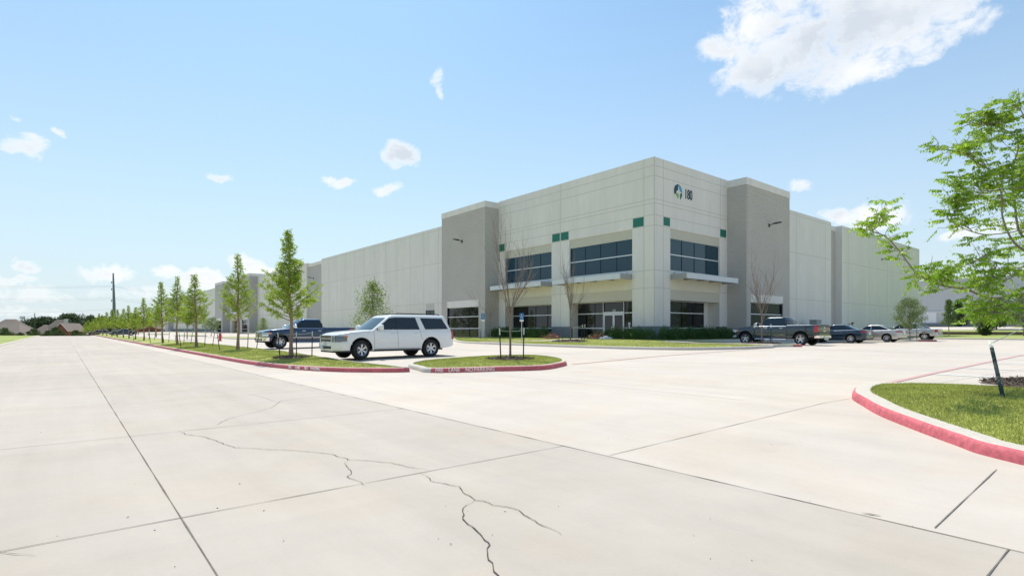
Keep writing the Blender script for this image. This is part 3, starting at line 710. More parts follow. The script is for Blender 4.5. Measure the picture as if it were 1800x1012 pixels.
# ------ long wall on the road side
def longwall(v0, v1, top, joints, side='u', z0=1.765):
    if side == 'u': fpanel(v0, v1, z0, top); band.box(BU - .01, BU + T, v0, v1, Z0, z0)
    else: spanel(v0, v1, Z0, top)
    for z in (4.72, 9.6, top - .38): hr(z, v0, v1, side)
    for j in joints: vr(j, z0 if side == 'u' else Z0, top, side)
jb = [57.4, 60.9, 64.4, 68.05, 71.5, 75.0, 78.5, 82.2, 85.8, 89.2, 92.9]
longwall(53.75, 96.4, 13.95, jb)
gw.box(BU + .35, BU + .7, 96.4, 104.0, Z0, 13.2); capm.box(BU + .25, BU + .75, 96.4, 104.0, 13.2, 13.75)
longwall(104.0, 137.7, 13.95, [104 + 3.6 * k for k in range(1, 10)])
tower_u(137.5, 146.0, 1.8, 14.6, False, (139.2, 144.3, .62, 4.62, 3.95))
fpanel(146.0, 165.2, 9.54, 14.5); fpanel(146.0, 148.5, Z0, 9.54); fpanel(154.5, 157, Z0, 9.54); fpanel(162.9, 165.2, Z0, 9.54)
for a, b in ((148.5, 154.5), (157, 162.9)):
    fpanel(a, b, 3.9, 6.2); window('u', BU + .15, a, b, 6.2, 8.86, 4, [7.5], GLASS_UP); window('u', BU + .8, a, b, .55, 3.9, 3, [2.9, 1.62], GLASS_LOW); fpanel(a, b, 8.86, 9.54)
tower_u(165.1, 174.6, 1.8, 14.6, False, (166.8, 173, .62, 4.62, 3.95))
longwall(174.6, 213, 13.95, [174.6 + 3.6 * k for k in range(1, 11)])
gw.box(BU + .35, BU + .7, 213, 221, Z0, 13.2); capm.box(BU + .25, BU + .75, 213, 221, 13.2, 13.75)
longwall(221, 272, 13.95, [221 + 4.2 * k for k in range(1, 12)])
tower_u(264, 273, 1.8, 14.6, False)
fpanel(272, 294, 1.765, 14.5); band.box(BU - .01, BU + T, 272, 294, Z0, 1.765)
# far end, back and the side wall facing the camera's right
longwall(54.4, 69.13, 13.95, [60.1, 67.5], 'v')
ribbed(rib, 'v', BV + .75, 69.13, 72.33, Z0, 13.35, .2, .035); rib.box(69.13, 72.33, BV + .8, BV + 1.0, Z0, 13.3)
capm.box(69.13, 72.33, BV + .72, BV + 1.1, 13.35, 13.9)
longwall(72.33, 102.9, 13.95, [74.3, 81.3, 88.3, 95.7], 'v')
wall.box(69.13 - .3, 69.13, BV + T, BV + 1.2, Z0, 13.95); wall.box(72.33, 72.63, BV + T, BV + 1.2, Z0, 13.95)
wall.box(102.9 - T, 102.9, BV + T, 294, Z0, 13.95); wall.box(BU, 102.9, 293.6, 294, Z0, 13.94)
for a, b in ((96.1, 96.4), (104.0, 104.3), (212.7, 213.0), (221.0, 221.3)): wall.box(BU + T, BU + 1.2, a, b, Z0, 13.94)
def wsplit(name, mb, m, eps=.06):
    """one part for every group of pieces that touch each other"""
    n = len(mb.v); par = list(range(n))
    def find(a):
        while par[a] != a: par[a] = par[par[a]]; a = par[a]
        return a
    for f in mb.f:
        a = find(f[0])
        for q in f[1:]: par[find(q)] = a
    comp = {}
    for f in mb.f: comp.setdefault(find(f[0]), []).append(f)
    items = []
    for fs in comp.values():
        V_ = np.array([mb.v[i] for f in fs for i in f]); items.append([V_.min(0) - eps, V_.max(0) + eps, fs])
    k = len(items); g = list(range(k))
    def gf(a):
        while g[a] != a: a = g[a]
        return a
    lo = np.array([i[0] for i in items]); hi = np.array([i[1] for i in items])
    for a in range(k):
        for b in np.nonzero(np.all(lo <= hi[a], 1) & np.all(hi >= lo[a], 1))[0]:
            if gf(a) != gf(b): g[gf(b)] = gf(a)
    out = {}
    for a in range(k): out.setdefault(gf(a), []).extend(items[a][2])
    for fs in out.values():
        m2 = MB(); ids = {}
        for f in fs:
            for i in f:
                if i not in ids: ids[i] = len(m2.v); m2.v.append(mb.v[i])
            m2.f.append(tuple(ids[i] for i in f)); m2.m.append(0)
        wpart(name, m2, m)
wsplit('siding_band', LV, RIB_CREAM, .02); wsplit('spandrel', sp, CREAM); wsplit('accent_square', gs, GREEN, .01); wsplit('wall', wall, WALL); wsplit('base_band', band, BAND); wsplit('reveal_line', rv, REVEAL, .08)
wsplit('ribbed_tower', rib, RIB); wsplit('parapet_cap', capm, WALL); wsplit('grey_wall', gw, WALL_G)
# small window on the long wall beside the tower
wn = MB(); ribbed(wn, 'u', BU - .008, 58.3, 60.3, 3.98, 4.72, .135, .02); wpart('siding_band', wn, RIB)
window('u', BU - .06, 58.3, 60.3, 1.8, 3.97, 2, [2.9], GLASS_LOW)
# canopies
def canopy(axis, a0, a1, name='canopy'):
    mb = MB(); p = 1.5
    def bx(d0, d1, q0, q1, z0, z1, mi=0):
        if axis == 'u': mb.box(BU - d1, BU - d0, q0, q1, z0, z1, mi)
        else: mb.box(q0, q1, BV - d1, BV - d0, z0, z1, mi)
    bx(p - .08, p, a0, a1, 5.50, 5.92); bx(0, p - .08, a0, a0 + .08, 5.50, 5.92, 1); bx(0, p - .08, a1 - .08, a1, 5.50, 5.92, 1)
    bx(0, p - .08, a0 + .08, a1 - .08, 5.80, 5.86, 0); bx(-.02, .03, a0 + .5, a1 - .5, 5.84, 6.15, 0)
    n = 4
    for k in range(1, n): q = a0 + (a1 - a0) * k / n; bx(0, p - .08, q - .06, q + .06, 5.55, 5.80, 1)
    wpart(name, mb, [CANOPY, CANOPY_D])
canopy('u', 28.05, 35.75); canopy('u', 37.3, 45.0); canopy('v', 37.6, 45.3); canopy('u', 147.5, 155); canopy('u', 156.2, 163.6)
# number and globe on the end wall
NAVY = mat('sign_navy', (.015, .05, .075), .5); CY = mat('sign_cyan', (.03, .33, .55), .5); LG = mat('sign_green', (.20, .40, .10), .5); DG = mat('sign_dark_green', (.0, .13, .11), .5)
me_o = put_text('180', 1.15, NAVY, frame3((40.02 - BU, -.02, 12.58 - .62), (1, 0, 0), (0, 0, 1)), 'building_number', WH, .02, .66, .004)
def lp(name, pts, m, d=.03):
    mb = MB(); c = (38.56, 12.66); r = .56
    mb.prism([(c[0] + x * r, BV - .003, c[1] + y * r) for x, y in pts], (0, -d, 0)); return wpart(name, mb, m)
arc = lambda a0, a1, n=12: [(math.cos(R(a0 + (a1 - a0) * k / n)), math.sin(R(a0 + (a1 - a0) * k / n))) for k in range(n + 1)]
lp('globe_emblem', [(.10, 1.0)] + arc(88, 212, 14) + [(-.62, -.42), (-.48, -.05), (-.18, .12), (-.05, .3), (-.1, .55), (.02, .8)], NAVY)
lp('globe_emblem', arc(78, -5, 10)[:] + [(.82, -.06), (.62, .08), (.42, .14), (.34, .4), (.22, .62), (.18, .8)], CY)
lp('globe_emblem', [(-.55, -.4), (-.28, -.2), (.1, -.45), (.12, -.72), (-.06, -1.05), (-.3, -.75)], LG)
lp('globe_emblem', [(.55, -.2), (.98, -.16), (.9, -.6), (.62, -1.0), (.55, -1.1), (.48, -.6)], DG)
# wall pack lamps
def wallpack(axis, a, z, p):
    mb = MB()
    if axis == 'u': f = lambda d, q, zz: (BU - p - d, a + q, zz)
    else: f = lambda d, q, zz: (a + q, BV - p - d, zz)
    def bb(d0, d1, q0, q1, z0, z1): 
        A = f(d0, q0, z0); B = f(d1, q1, z1); mb.box(A[0], B[0], A[1], B[1], z0, z1)
    bb(0, .06, -.09, .09, z - .14, z + .14); mb.tube([f(.05, 0, z), f(.35, 0, z + .09), f(.55, 0, z + .12)], .035)
    mb.hexa([f(.45, -.17, z + .06), f(1.15, -.17, z + .13), f(1.15, .17, z + .13), f(.45, .17, z + .06)], [f(.45, -.14, z + .16), f(1.1, -.14, z + .19), f(1.1, .14, z + .19), f(.45, .14, z + .16)])
    wpart('wall_lamp', mb, BLACKM)
wallpack('u', 49.6, 11.05, 1.8); wallpack('v', 50.25, 11.05, 1.8); wallpack('u', 101.3, 10.9, -.35); wallpack('u', 142, 11, 1.8); wallpack('v', 86.1, 11, 0); wallpack('u', 217, 10.9, -.35)

# ---------------------------------------------------------------- second warehouse beyond the berm
WALL2 = mat('far_panel', (.50, .51, .52), .8, var=.03, scale=1, var2=.05, scale2=.1)
W2 = thing('far_warehouse', 'low grey warehouse with white dock doors beyond the lawn bank at right', 'building', (178, 40, 2.0))
def p2(name, mb, m, par=W2): mb.v = [(a - 178, b - 40, c - 2.0) for a, b, c in mb.v]; return part(name, mb, m, par)
mb = MB(); mb.box(178, 240, -110, 120, 1.5, 14.1); p2('wall', mb, WALL2)
mb = MB(); mb.box(177.9, 240.1, -110.1, 120.1, 14.1, 14.5); p2('parapet', mb, WALL2)
mb = MB()
for v in range(-105, 120, 12): mb.box(177.985, 178.02, v, v + .09, 2, 14.1)
for z in (6.2, 10.6): mb.box(177.988, 178.02, -110, 120, z, z + .08)
p2('reveal_line', mb, REVEAL)
mb = MB(); mb.box(177.6, 178, 26, 60, 1.9, 3.2); p2('base_band', mb, BAND)
DW = mat('dock_door_white', (.72, .73, .74), .6)
for v in (30, 35.5, 41, 46.5):
    mb = MB(); mb.box(177.88, 178.02, v, v + 3.0, 3.2, 6.0); p2('dock_door', mb, DW)
mb = MB(); mb.box(177.7, 178.02, 27.8, 50.6, 6.05, 6.25); p2('door_hood', mb, DW)
for v in (28.2, 14.0, 15.2):
    mb = MB(); mb.tube([(177.8, v, 2.5), (177.8, v, 14.0 if v < 20 else 6.4)], .12, 8); p2('downpipe', mb, WALL_G)
mb = MB(); mb.prism([(170, 19.5, 2.0), (170, 26, 2.0), (170, 26, 5.8), (170, 19.5, 3.4)], (8, 0, 0)); p2('ramp_wall', mb, WALL_G)
mb = MB()
for v in (14.6, 15.4): mb.box(177.9, 178, v - .2, v + .2, 4, 5)
p2('vent', mb, BLACKM)
# stone retaining wall
STONE = mat('retaining_stone', (.17, .125, .10), .9, var=.45, scale=3, bump=.6, bscale=6)
mb = MB(); rows = []
r4 = random.Random(8)
for j in range(3):
    v = -110.0
    while v < 160:
        w = r4.uniform(.5, 1.1); d = r4.uniform(-.03, .03); mb.box(116.9 + d, 117.5, v + .015, v + w - .015, .40 + j * .25, .40 + j * .25 + .235); v += w
o = struct('retaining_wall', mb, STONE); del o['kind']; tag(o, 'low dark stone retaining wall running along the lawn bank at right', 'wall')
# ---------------------------------------------------------------- vehicles
def paint(name, col, metal=.0, rough=.25): return mat(name, col, rough, metal, coat=1.0, spec=.5)
CARGLASS = mat('tinted_glass', (.010, .016, .022), .03, spec=.7)
SHIELD = mat('windscreen_glass', (.05, .085, .095), .04, spec=.9)
LAMPW = mat('headlamp_lens', (.55, .58, .60), .08, spec=.8, coat=1); LAMPR = mat('tail_lamp_red', (.42, .008, .012), .15, coat=1)
AMBER = mat('amber_lens', (.7, .2, .03), .2); GRILLE = mat('grille_black', (.012, .012, .013), .4); GOLD = mat('gold_emblem', (.62, .42, .13), .3, metal=.8)
PLATE = mat('plate_white', (.75, .76, .76), .5); SEAM = mat('panel_gap', (.05, .05, .05), .8)
def interp(t): xs = [a for a, _ in t]; ys = [b for _, b in t]; return lambda x: float(np.interp(x, xs, ys))
class Car:
    """x forward, y left, z up, origin on the ground under the middle"""
    def __init__(s, root, spec, col):
        s.root = root; s.sp = spec; s.col = col
        s.top = interp(spec['top']); s.bot = interp(spec['bot']); s.w = interp(spec['w']); s.crown = spec.get('crown', .03)
        s.xf = spec['w'][-1][0]; s.xr = spec['w'][0][0]; s.body()
    def side(s, x, z):  # half width at height z
        W_ = s.w(x); zt = s.top(x); zb = s.sp['zb']; t = (z - zb) / max(.1, zt - zb)
        return W_ * (1 - .055 * max(0, (t - .62) / .38) ** 1.5 - .05 * max(0, (.35 - t) / .35) ** 1.6)
    def body(s):
        sp = s.sp; xs = set(np.round(np.linspace(s.xr, s.xf, 46), 3)); r = sp['arch']
        for wx in sp['axles']:
            for a in np.linspace(0, math.pi, 19): xs.add(round(wx + r * math.cos(a), 3))
            xs.add(round(wx + r + .004, 3)); xs.add(round(wx - r - .004, 3))
        bed = sp.get('bed')
        if bed: xs |= {bed[0], bed[0] + .01, bed[1], bed[1] - .01}
        for x, _ in sp['top'] + sp['w'] + sp['bot']: xs.add(x)
        xs = sorted(xs); rows = []
        for x in xs:
            zb = s.bot(x)
            for wx in sp['axles']:
                if abs(x - wx) <= r: zb = max(zb, sp['wr'] + .02 + math.sqrt(max(0, r * r - (x - wx) ** 2)) * sp.get('archh', 1))
            zt = s.top(x); W_ = s.w(x); row = []
            row.append((max(.1, W_ - .30), zb + .0)); row.append((s.side(x, zb) - .03, zb)); 
            n = 9; zs = zt - .07
            for k in range(n + 1):
                z = zb + .012 + (zs - zb - .012) * k / n; row.append((s.side(x, z), z))
            sw = s.side(x, zs)
            row += [(sw - .012, zt - .035), (sw - .04, zt - .012), (sw - .085, zt)]
            if bed and bed[0] < x < bed[1]: row += [(sw - .09, zt - .001), (sw - .10, bed[2]), (.3, bed[2]), (0, bed[2])]
            else: row += [(sw * .82, zt + s.crown * .3), (sw * .6, zt + s.crown * .65), (sw * .3, zt + s.crown * .92), (0, zt + s.crown)]
            rows.append([(x, y, z) for y, z in row] + [(x, -y, z) for y, z in row[-2::-1]])
        mb = MB(); mb.grid(rows); n = len(rows[0])
        for q in (0, len(rows) - 1):
            idx = [q * n + k for k in range(n)]; mb.f.append(tuple(idx if q else idx[::-1])); mb.m.append(0)
        mb.box(s.xr + .5, s.xf - .45, -(s.w(0) - .29), s.w(0) - .29, sp['zb'] - .02, sp['top'][0][1] - .45 if not bed else .78, 1)
        s.bodyo = part('body', mb, [s.col, UNDER], s.root, 38)
        # dark skirts inside the bumpers
    def cabin(s, g):
        """g: zb,zr, xf0,xf1 (front at belt/roof), xr0,xr1, hw0,hw1, bow"""
        s.g = g; rows = []
        lv = [0, .3, .6, .86, .93, .975, 1.0]
        for t in lv:
            e = max(0, (t - .86) / .14)
            shr = .0 if e == 0 else .16 * (1 - math.sqrt(max(0, 1 - e * e)))
            tt = t
            xf = g['xf0'] + (g['xf1'] - g['xf0']) * min(tt, .9) / .9 - shr * g.get('rf', 1.4); xr = g['xr0'] + (g['xr1'] - g['xr0']) * min(tt, .9) / .9 + shr * g.get('rr', .6)
            hw = g['hw0'] + (g['hw1'] - g['hw0']) * min(tt, .9) / .9 - shr * .7
            z = g['zb'] + (g['zr'] - g['zb']) * tt
            rows.append(s.ring(xf, xr, hw, z))
        mb = MB(); mb.grid(rows, 0, True); n = len(rows[0]); xf, xr, hw = s.last
        # crowned roof: shrink rings
        for k, (f, dz) in enumerate(((.8, .018), (.45, .032), (.1, .036))):
            cx = (xf + xr) / 2; rows.append([(cx + (p[0] - cx) * (1 - (1 - f) * .6), p[1] * f, g['zr'] + dz) for p in rows[6]])
        mb = MB(); mb.grid(rows, 0, True); mb.f.append(tuple((len(rows) - 1) * n + k for k in range(n))); mb.m.append(0)
        return part('cabin', mb, s.col, s.root, 40)
    def ring(s, xf, xr, hw, z):
        s.last = (xf, xr, hw); g = s.g; bow = g.get('bow', .12); rc = .10; pts = []
        F_ = lambda y: xf - bow * (y / hw) ** 2; B_ = lambda y: xr + bow * .5 * (y / hw) ** 2
        for k in range(7): y = -(hw - rc) + 2 * (hw - rc) * k / 6; pts.append((F_(y), y))
        a0 = F_(hw - rc)
        for a in (30, 60): pts.append((a0 - rc + rc * math.cos(R(a)), hw - rc + rc * math.sin(R(a))))
        x0 = a0 - rc; b0 = B_(hw - rc) + rc
        for k in range(7): pts.append((x0 + (b0 - x0) * k / 6, hw))
        for a in (120, 150): pts.append((b0 + rc * math.cos(R(a)), hw - rc + rc * math.sin(R(a))))
        for k in range(7): y = (hw - rc) - 2 * (hw - rc) * k / 6; pts.append((B_(y), y))
        for a in (210, 240): pts.append((b0 + rc * math.cos(R(a)), -(hw - rc) + rc * math.sin(R(a))))
        for k in range(7): pts.append((b0 + (x0 - b0) * k / 6, -hw))
        for a in (300, 330): pts.append((a0 - rc + rc * math.cos(R(a)), -(hw - rc) + rc * math.sin(R(a))))
        return [(x, y, z) for x, y in pts]
    def ghw(s, z): g = s.g; t = min((z - g['zb']) / (g['zr'] - g['zb']), .9) / .9; return g['hw0'] + (g['hw1'] - g['hw0']) * t
    def gxf(s, z): g = s.g; t = min((z - g['zb']) / (g['zr'] - g['zb']), .9) / .9; return g['xf0'] + (g['xf1'] - g['xf0']) * t
    def gxr(s, z): g = s.g; t = min((z - g['zb']) / (g['zr'] - g['zb']), .9) / .9; return g['xr0'] + (g['xr1'] - g['xr0']) * t
    def sidewin(s, poly, m=None, name='window', off=.004, sides=(1, -1), th=.01):
        for sg in sides:
            mb = MB(); pts = [(x, sg * (s.ghw(z) + off), z) for x, z in poly]
            if sg < 0: pts = pts[::-1]
            mb.prism(pts, (0, sg * .004, 0)); part(name, mb, m or CARGLASS, s.root)
    def endglass(s, z0, z1, front=True, m=None, inset=.11, name='windscreen'):
        rows = []; g = s.g; bow = g.get('bow', .12)
        for i in range(7):
            z = z0 + (z1 - z0) * i / 6; hw = s.ghw(z) - inset; row = []
            for k in range(11):
                y = -hw + 2 * hw * k / 10; H_ = s.ghw(z)
                row.append((s.gxf(z) - bow * (y / H_) ** 2 + .012, y, z + .004) if front else (s.gxr(z) + bow * .5 * (y / H_) ** 2 - .012, y, z + .004))
            rows.append(row)
        mb = MB(); mb.grid(rows)
        if not front: mb.f = [f[::-1] for f in mb.f]
        part(name, mb, m or SHIELD, s.root, 60)
    def plan(s, end, a, b, n=26):
        """outline points of the body from ('y',v) on the end face to ('x',v) on the side; end = +1 front / -1 rear"""
        xe = s.xf if end > 0 else s.xr; we = s.w(xe); out = []
        ya = a if isinstance(a, (int, float)) else None
        if ya is not None:
            top_y = min(we, b[1]) if b[0] == 'y' else we
            for k in range(6): out.append((xe, ya + (top_y - ya) * k / 5, True))
            xa = xe
        else: xa = a[1]
        if b[0] == 'x':
            for k in range(1, n): x = xa + (b[1] - xa) * k / (n - 1); out.append((x, None, False))
        return out
    def wrap(s, end, a, b, z0, z1, m, name, off=.01, sides=(1, -1), zs=None, parent=None, skin=.03):
        """raised piece following the body skin; zs(t)->(z0,z1)"""
        P = s.plan(end, a, b); res = []
        for sg in sides:
            def pt(i, z, o):
                x, y, fl = P[i]
                if fl: return (x + end * o, y, z)
                y = s.side(x, z)
                x2 = x + end * .05; slope = (s.w(x) - s.w(x2)) / .05; nx = slope / math.hypot(1, slope) * end; ny = 1 / math.hypot(1, slope)
                return (x + nx * o, y + ny * o, z)
            rows = []
            for i in range(len(P)):
                t = i / (len(P) - 1); za, zb_ = zs(t) if zs else (z0, z1)
                row = [pt(i, za, -skin), pt(i, za, off)] + [pt(i, za + (zb_ - za) * k / 4, off) for k in (1, 2, 3)] + [pt(i, zb_, off), pt(i, zb_, -skin)]
                rows.append([(p[0], p[1] * sg, p[2]) for p in row])
            mb = MB(); mb.grid(rows); n = 7
            if (sg > 0) == (end > 0): mb.f = [f[::-1] for f in mb.f]
            mb.f.append(tuple(range(n))); mb.f.append(tuple((len(rows) - 1) * n + k for k in range(n))); mb.m += [0, 0]
            res.append(part(name, mb, m, parent or s.root, 40))
        return res
    def face(s, end, y0, y1, z0, z1, m, name, off=.012, th=.04, parent=None, mi=None):
        xe = s.xf if end > 0 else s.xr; mb = MB(); mb.box(xe - end * th, xe + end * off, y0, y1, z0, z1); return part(name, mb, m, parent or s.root)
    def line(s, pts, w=.012, m=None, off=.003, sides=(1, -1), name='door_gap', parent=None, th=None):
        for sg in sides:
            mb = MB(); rows = []
            Q = []
            for a, b in zip(pts[:-1], pts[1:]):
                n = max(2, int(math.hypot(b[0] - a[0], b[1] - a[1]) / .08)); Q += [(a[0] + (b[0] - a[0]) * i / n, a[1] + (b[1] - a[1]) * i / n) for i in range(n)]
            Q.append(pts[-1])
            for i, q in enumerate(Q):
                p, r_ = Q[max(0, i - 1)], Q[min(len(Q) - 1, i + 1)]; dx, dz = r_[0] - p[0], r_[1] - p[1]; l = math.hypot(dx, dz) + 1e-9; nx, nz = -dz / l * w / 2, dx / l * w / 2
                row = []
                for k in (-1, 1): x, z = q[0] + nx * k, q[1] + nz * k; row.append((x, sg * (s.side(x, z) + off), z))
                rows.append(row)
            mb.grid(rows); 
            if sg < 0: mb.f = [f[::-1] for f in mb.f]
            part(name, mb, m or SEAM, parent or s.root)
    def blob(s, x, z, lx, lz, m, name, sides=(1, -1), d=.035, parent=None):
        for sg in sides:
            mb = MB(); y = s.side(x, z)
            mb.hexa([(x - lx, sg * (y - .01), z - lz), (x + lx, sg * (y - .01), z - lz), (x + lx, sg * (y - .01), z + lz), (x - lx, sg * (y - .01), z + lz)],
                    [(x - lx * .85, sg * (y + d), z - lz * .6), (x + lx * .85, sg * (y + d), z - lz * .6), (x + lx * .85, sg * (y + d), z + lz * .6), (x - lx * .85, sg * (y + d), z + lz * .6)])
            if sg > 0: mb.f = [f[::-1] for f in mb.f]
            part(name, mb, m, parent or s.root)
    def mirror(s, x, z, col, sz=1.0):
        for sg in (1, -1):
            mb = MB(); y = s.ghw(z); P_ = []
            c = Vector((x, sg * (y + .19), z + .04)); rows = []
            for i, (dx, f) in enumerate(((-.075, .8), (-.06, 1), (.02, 1), (.075, .75), (.10, .35))):
                rows.append([(c.x + dx * sz, c.y + sg * .13 * f * sz * math.copysign(abs(math.cos(a)) ** .5, math.cos(a)), c.z + .10 * f * sz * math.copysign(abs(math.sin(a)) ** .5, math.sin(a))) for a in [2 * math.pi * k / 14 for k in range(14)]])
            mb.grid(rows, 0, True); n = 14; mb.f.append(tuple(range(n))[::-1]); mb.m.append(1); mb.f.append(tuple(4 * n + k for k in range(n))); mb.m.append(0)
            mb.box(c.x - .03, c.x + .05, min(sg * (y - .03), sg * (y + .1)), max(sg * (y - .03), sg * (y + .1)), z - .03, z + .02, 1)
            part('mirror', mb, [col, DARKPL], s.root, 50)
    def wheels(s, style='double', steer=0, rimr=.62, tr=None):
        sp = s.sp; r = sp['wr']; tw = sp.get('tw', .27)
        for wx in sp['axles']:
            for sg in (1, -1):
                y0 = sg * (sp['track'])
                e = bpy.data.objects.new('wheel', s.tyre(r, tw, rimr)); COL.objects.link(e); e.parent = s.root
                e.location = (wx, y0, r); e.rotation_euler = (0, 0, (0 if sg > 0 else math.pi) + (steer if wx > 0 else 0))
                link('rim', s.rim(r * rimr, tw, style), e)
    def tyre(s, r, tw, rimr):
        key = ('tyre', r, tw, rimr)
        if key in _mesh: return _mesh[key]
        mb = MB(); h = tw / 2; ri = r * rimr
        mb.lathe([(ri, -h * .8), (ri + .02, -h * .95), (r - .06, -h), (r - .015, -h * .85), (r, -h * .6), (r, h * .6), (r - .015, h * .85), (r - .06, h), (ri + .03, h * .98), (ri + .012, h * .9), (ri, h * .82), (ri, -h * .8)], 40, 'y')
        _mesh[key] = mb.mesh('tyre', RUBBER, 35); return _mesh[key]
    def rim(s, R_, tw, style):
        key = ('rim', R_, tw, style)
        if key in _mesh: return _mesh[key]
        mb = MB(); h = tw / 2
        mb.lathe([(R_ + .004, h * .84), (R_ - .006, h * .96), (R_ - .022, h * .9), (R_ - .03, h * .55), (R_ - .03, -h * .2)], 40, 'y')
        mb.lathe([(R_ - .028, -h * .1), (.02, -h * .1)], 30, 'y', mi=1); mb.lathe([(R_ * .6, h * .1), (.03, h * .1)], 20, 'y', mi=2)
        mb.lathe([(.0001, h * .78), (.05, h * .78), (.075, h * .7), (.085, h * .45)], 16, 'y')
        n, spl, wd = {'double': (6, .13, .030), 'five': (5, .0, .055), 'multi': (7, .12, .020), 'nine': (9, 0, .022)}[style]
        for k in range(n):
            for o in ((-spl, spl) if spl else (0,)):
                a = 2 * math.pi * k / n + math.pi / 2; a1 = a + o * 1.0; a0 = a + o * .55
                def P(rr, a_, wv, y): return (rr * math.cos(a_) - wv * math.sin(a_), y, rr * math.sin(a_) + wv * math.cos(a_))
                r0, r1 = .06, R_ - .012
                mb.hexa([P(r0, a0, -wd * .8, h * .35), P(r1, a1, -wd * .55, h * .55), P(r1, a1, wd * .55, h * .55), P(r0, a0, wd * .8, h * .35)],
                        [P(r0, a0, -wd * .7, h * .72), P(r1, a1, -wd * .5, h * .88), P(r1, a1, wd * .5, h * .88), P(r0, a0, wd * .7, h * .72)])
        _mesh[key] = mb.mesh('rim', [RIMM, UNDER, RIMM], 30); return _mesh[key]
_mesh = {}
def emblem(car, end, z, m=GOLD, s=1.0, x=None):
    xe = (car.xf + .035) if end > 0 else (car.xr - .02)
    mb = MB(); P = [(-.13, -.025), (-.05, -.025), (-.05, -.05), (.05, -.05), (.05, -.025), (.13, -.025), (.15, .025), (.06, .025), (.06, .05), (-.04, .05), (-.04, .025), (-.11, .025)]
    mb.prism([(xe, y * s, z + q * s) for y, q in P], (end * .02, 0, 0)); part('emblem', mb, m, car.root)

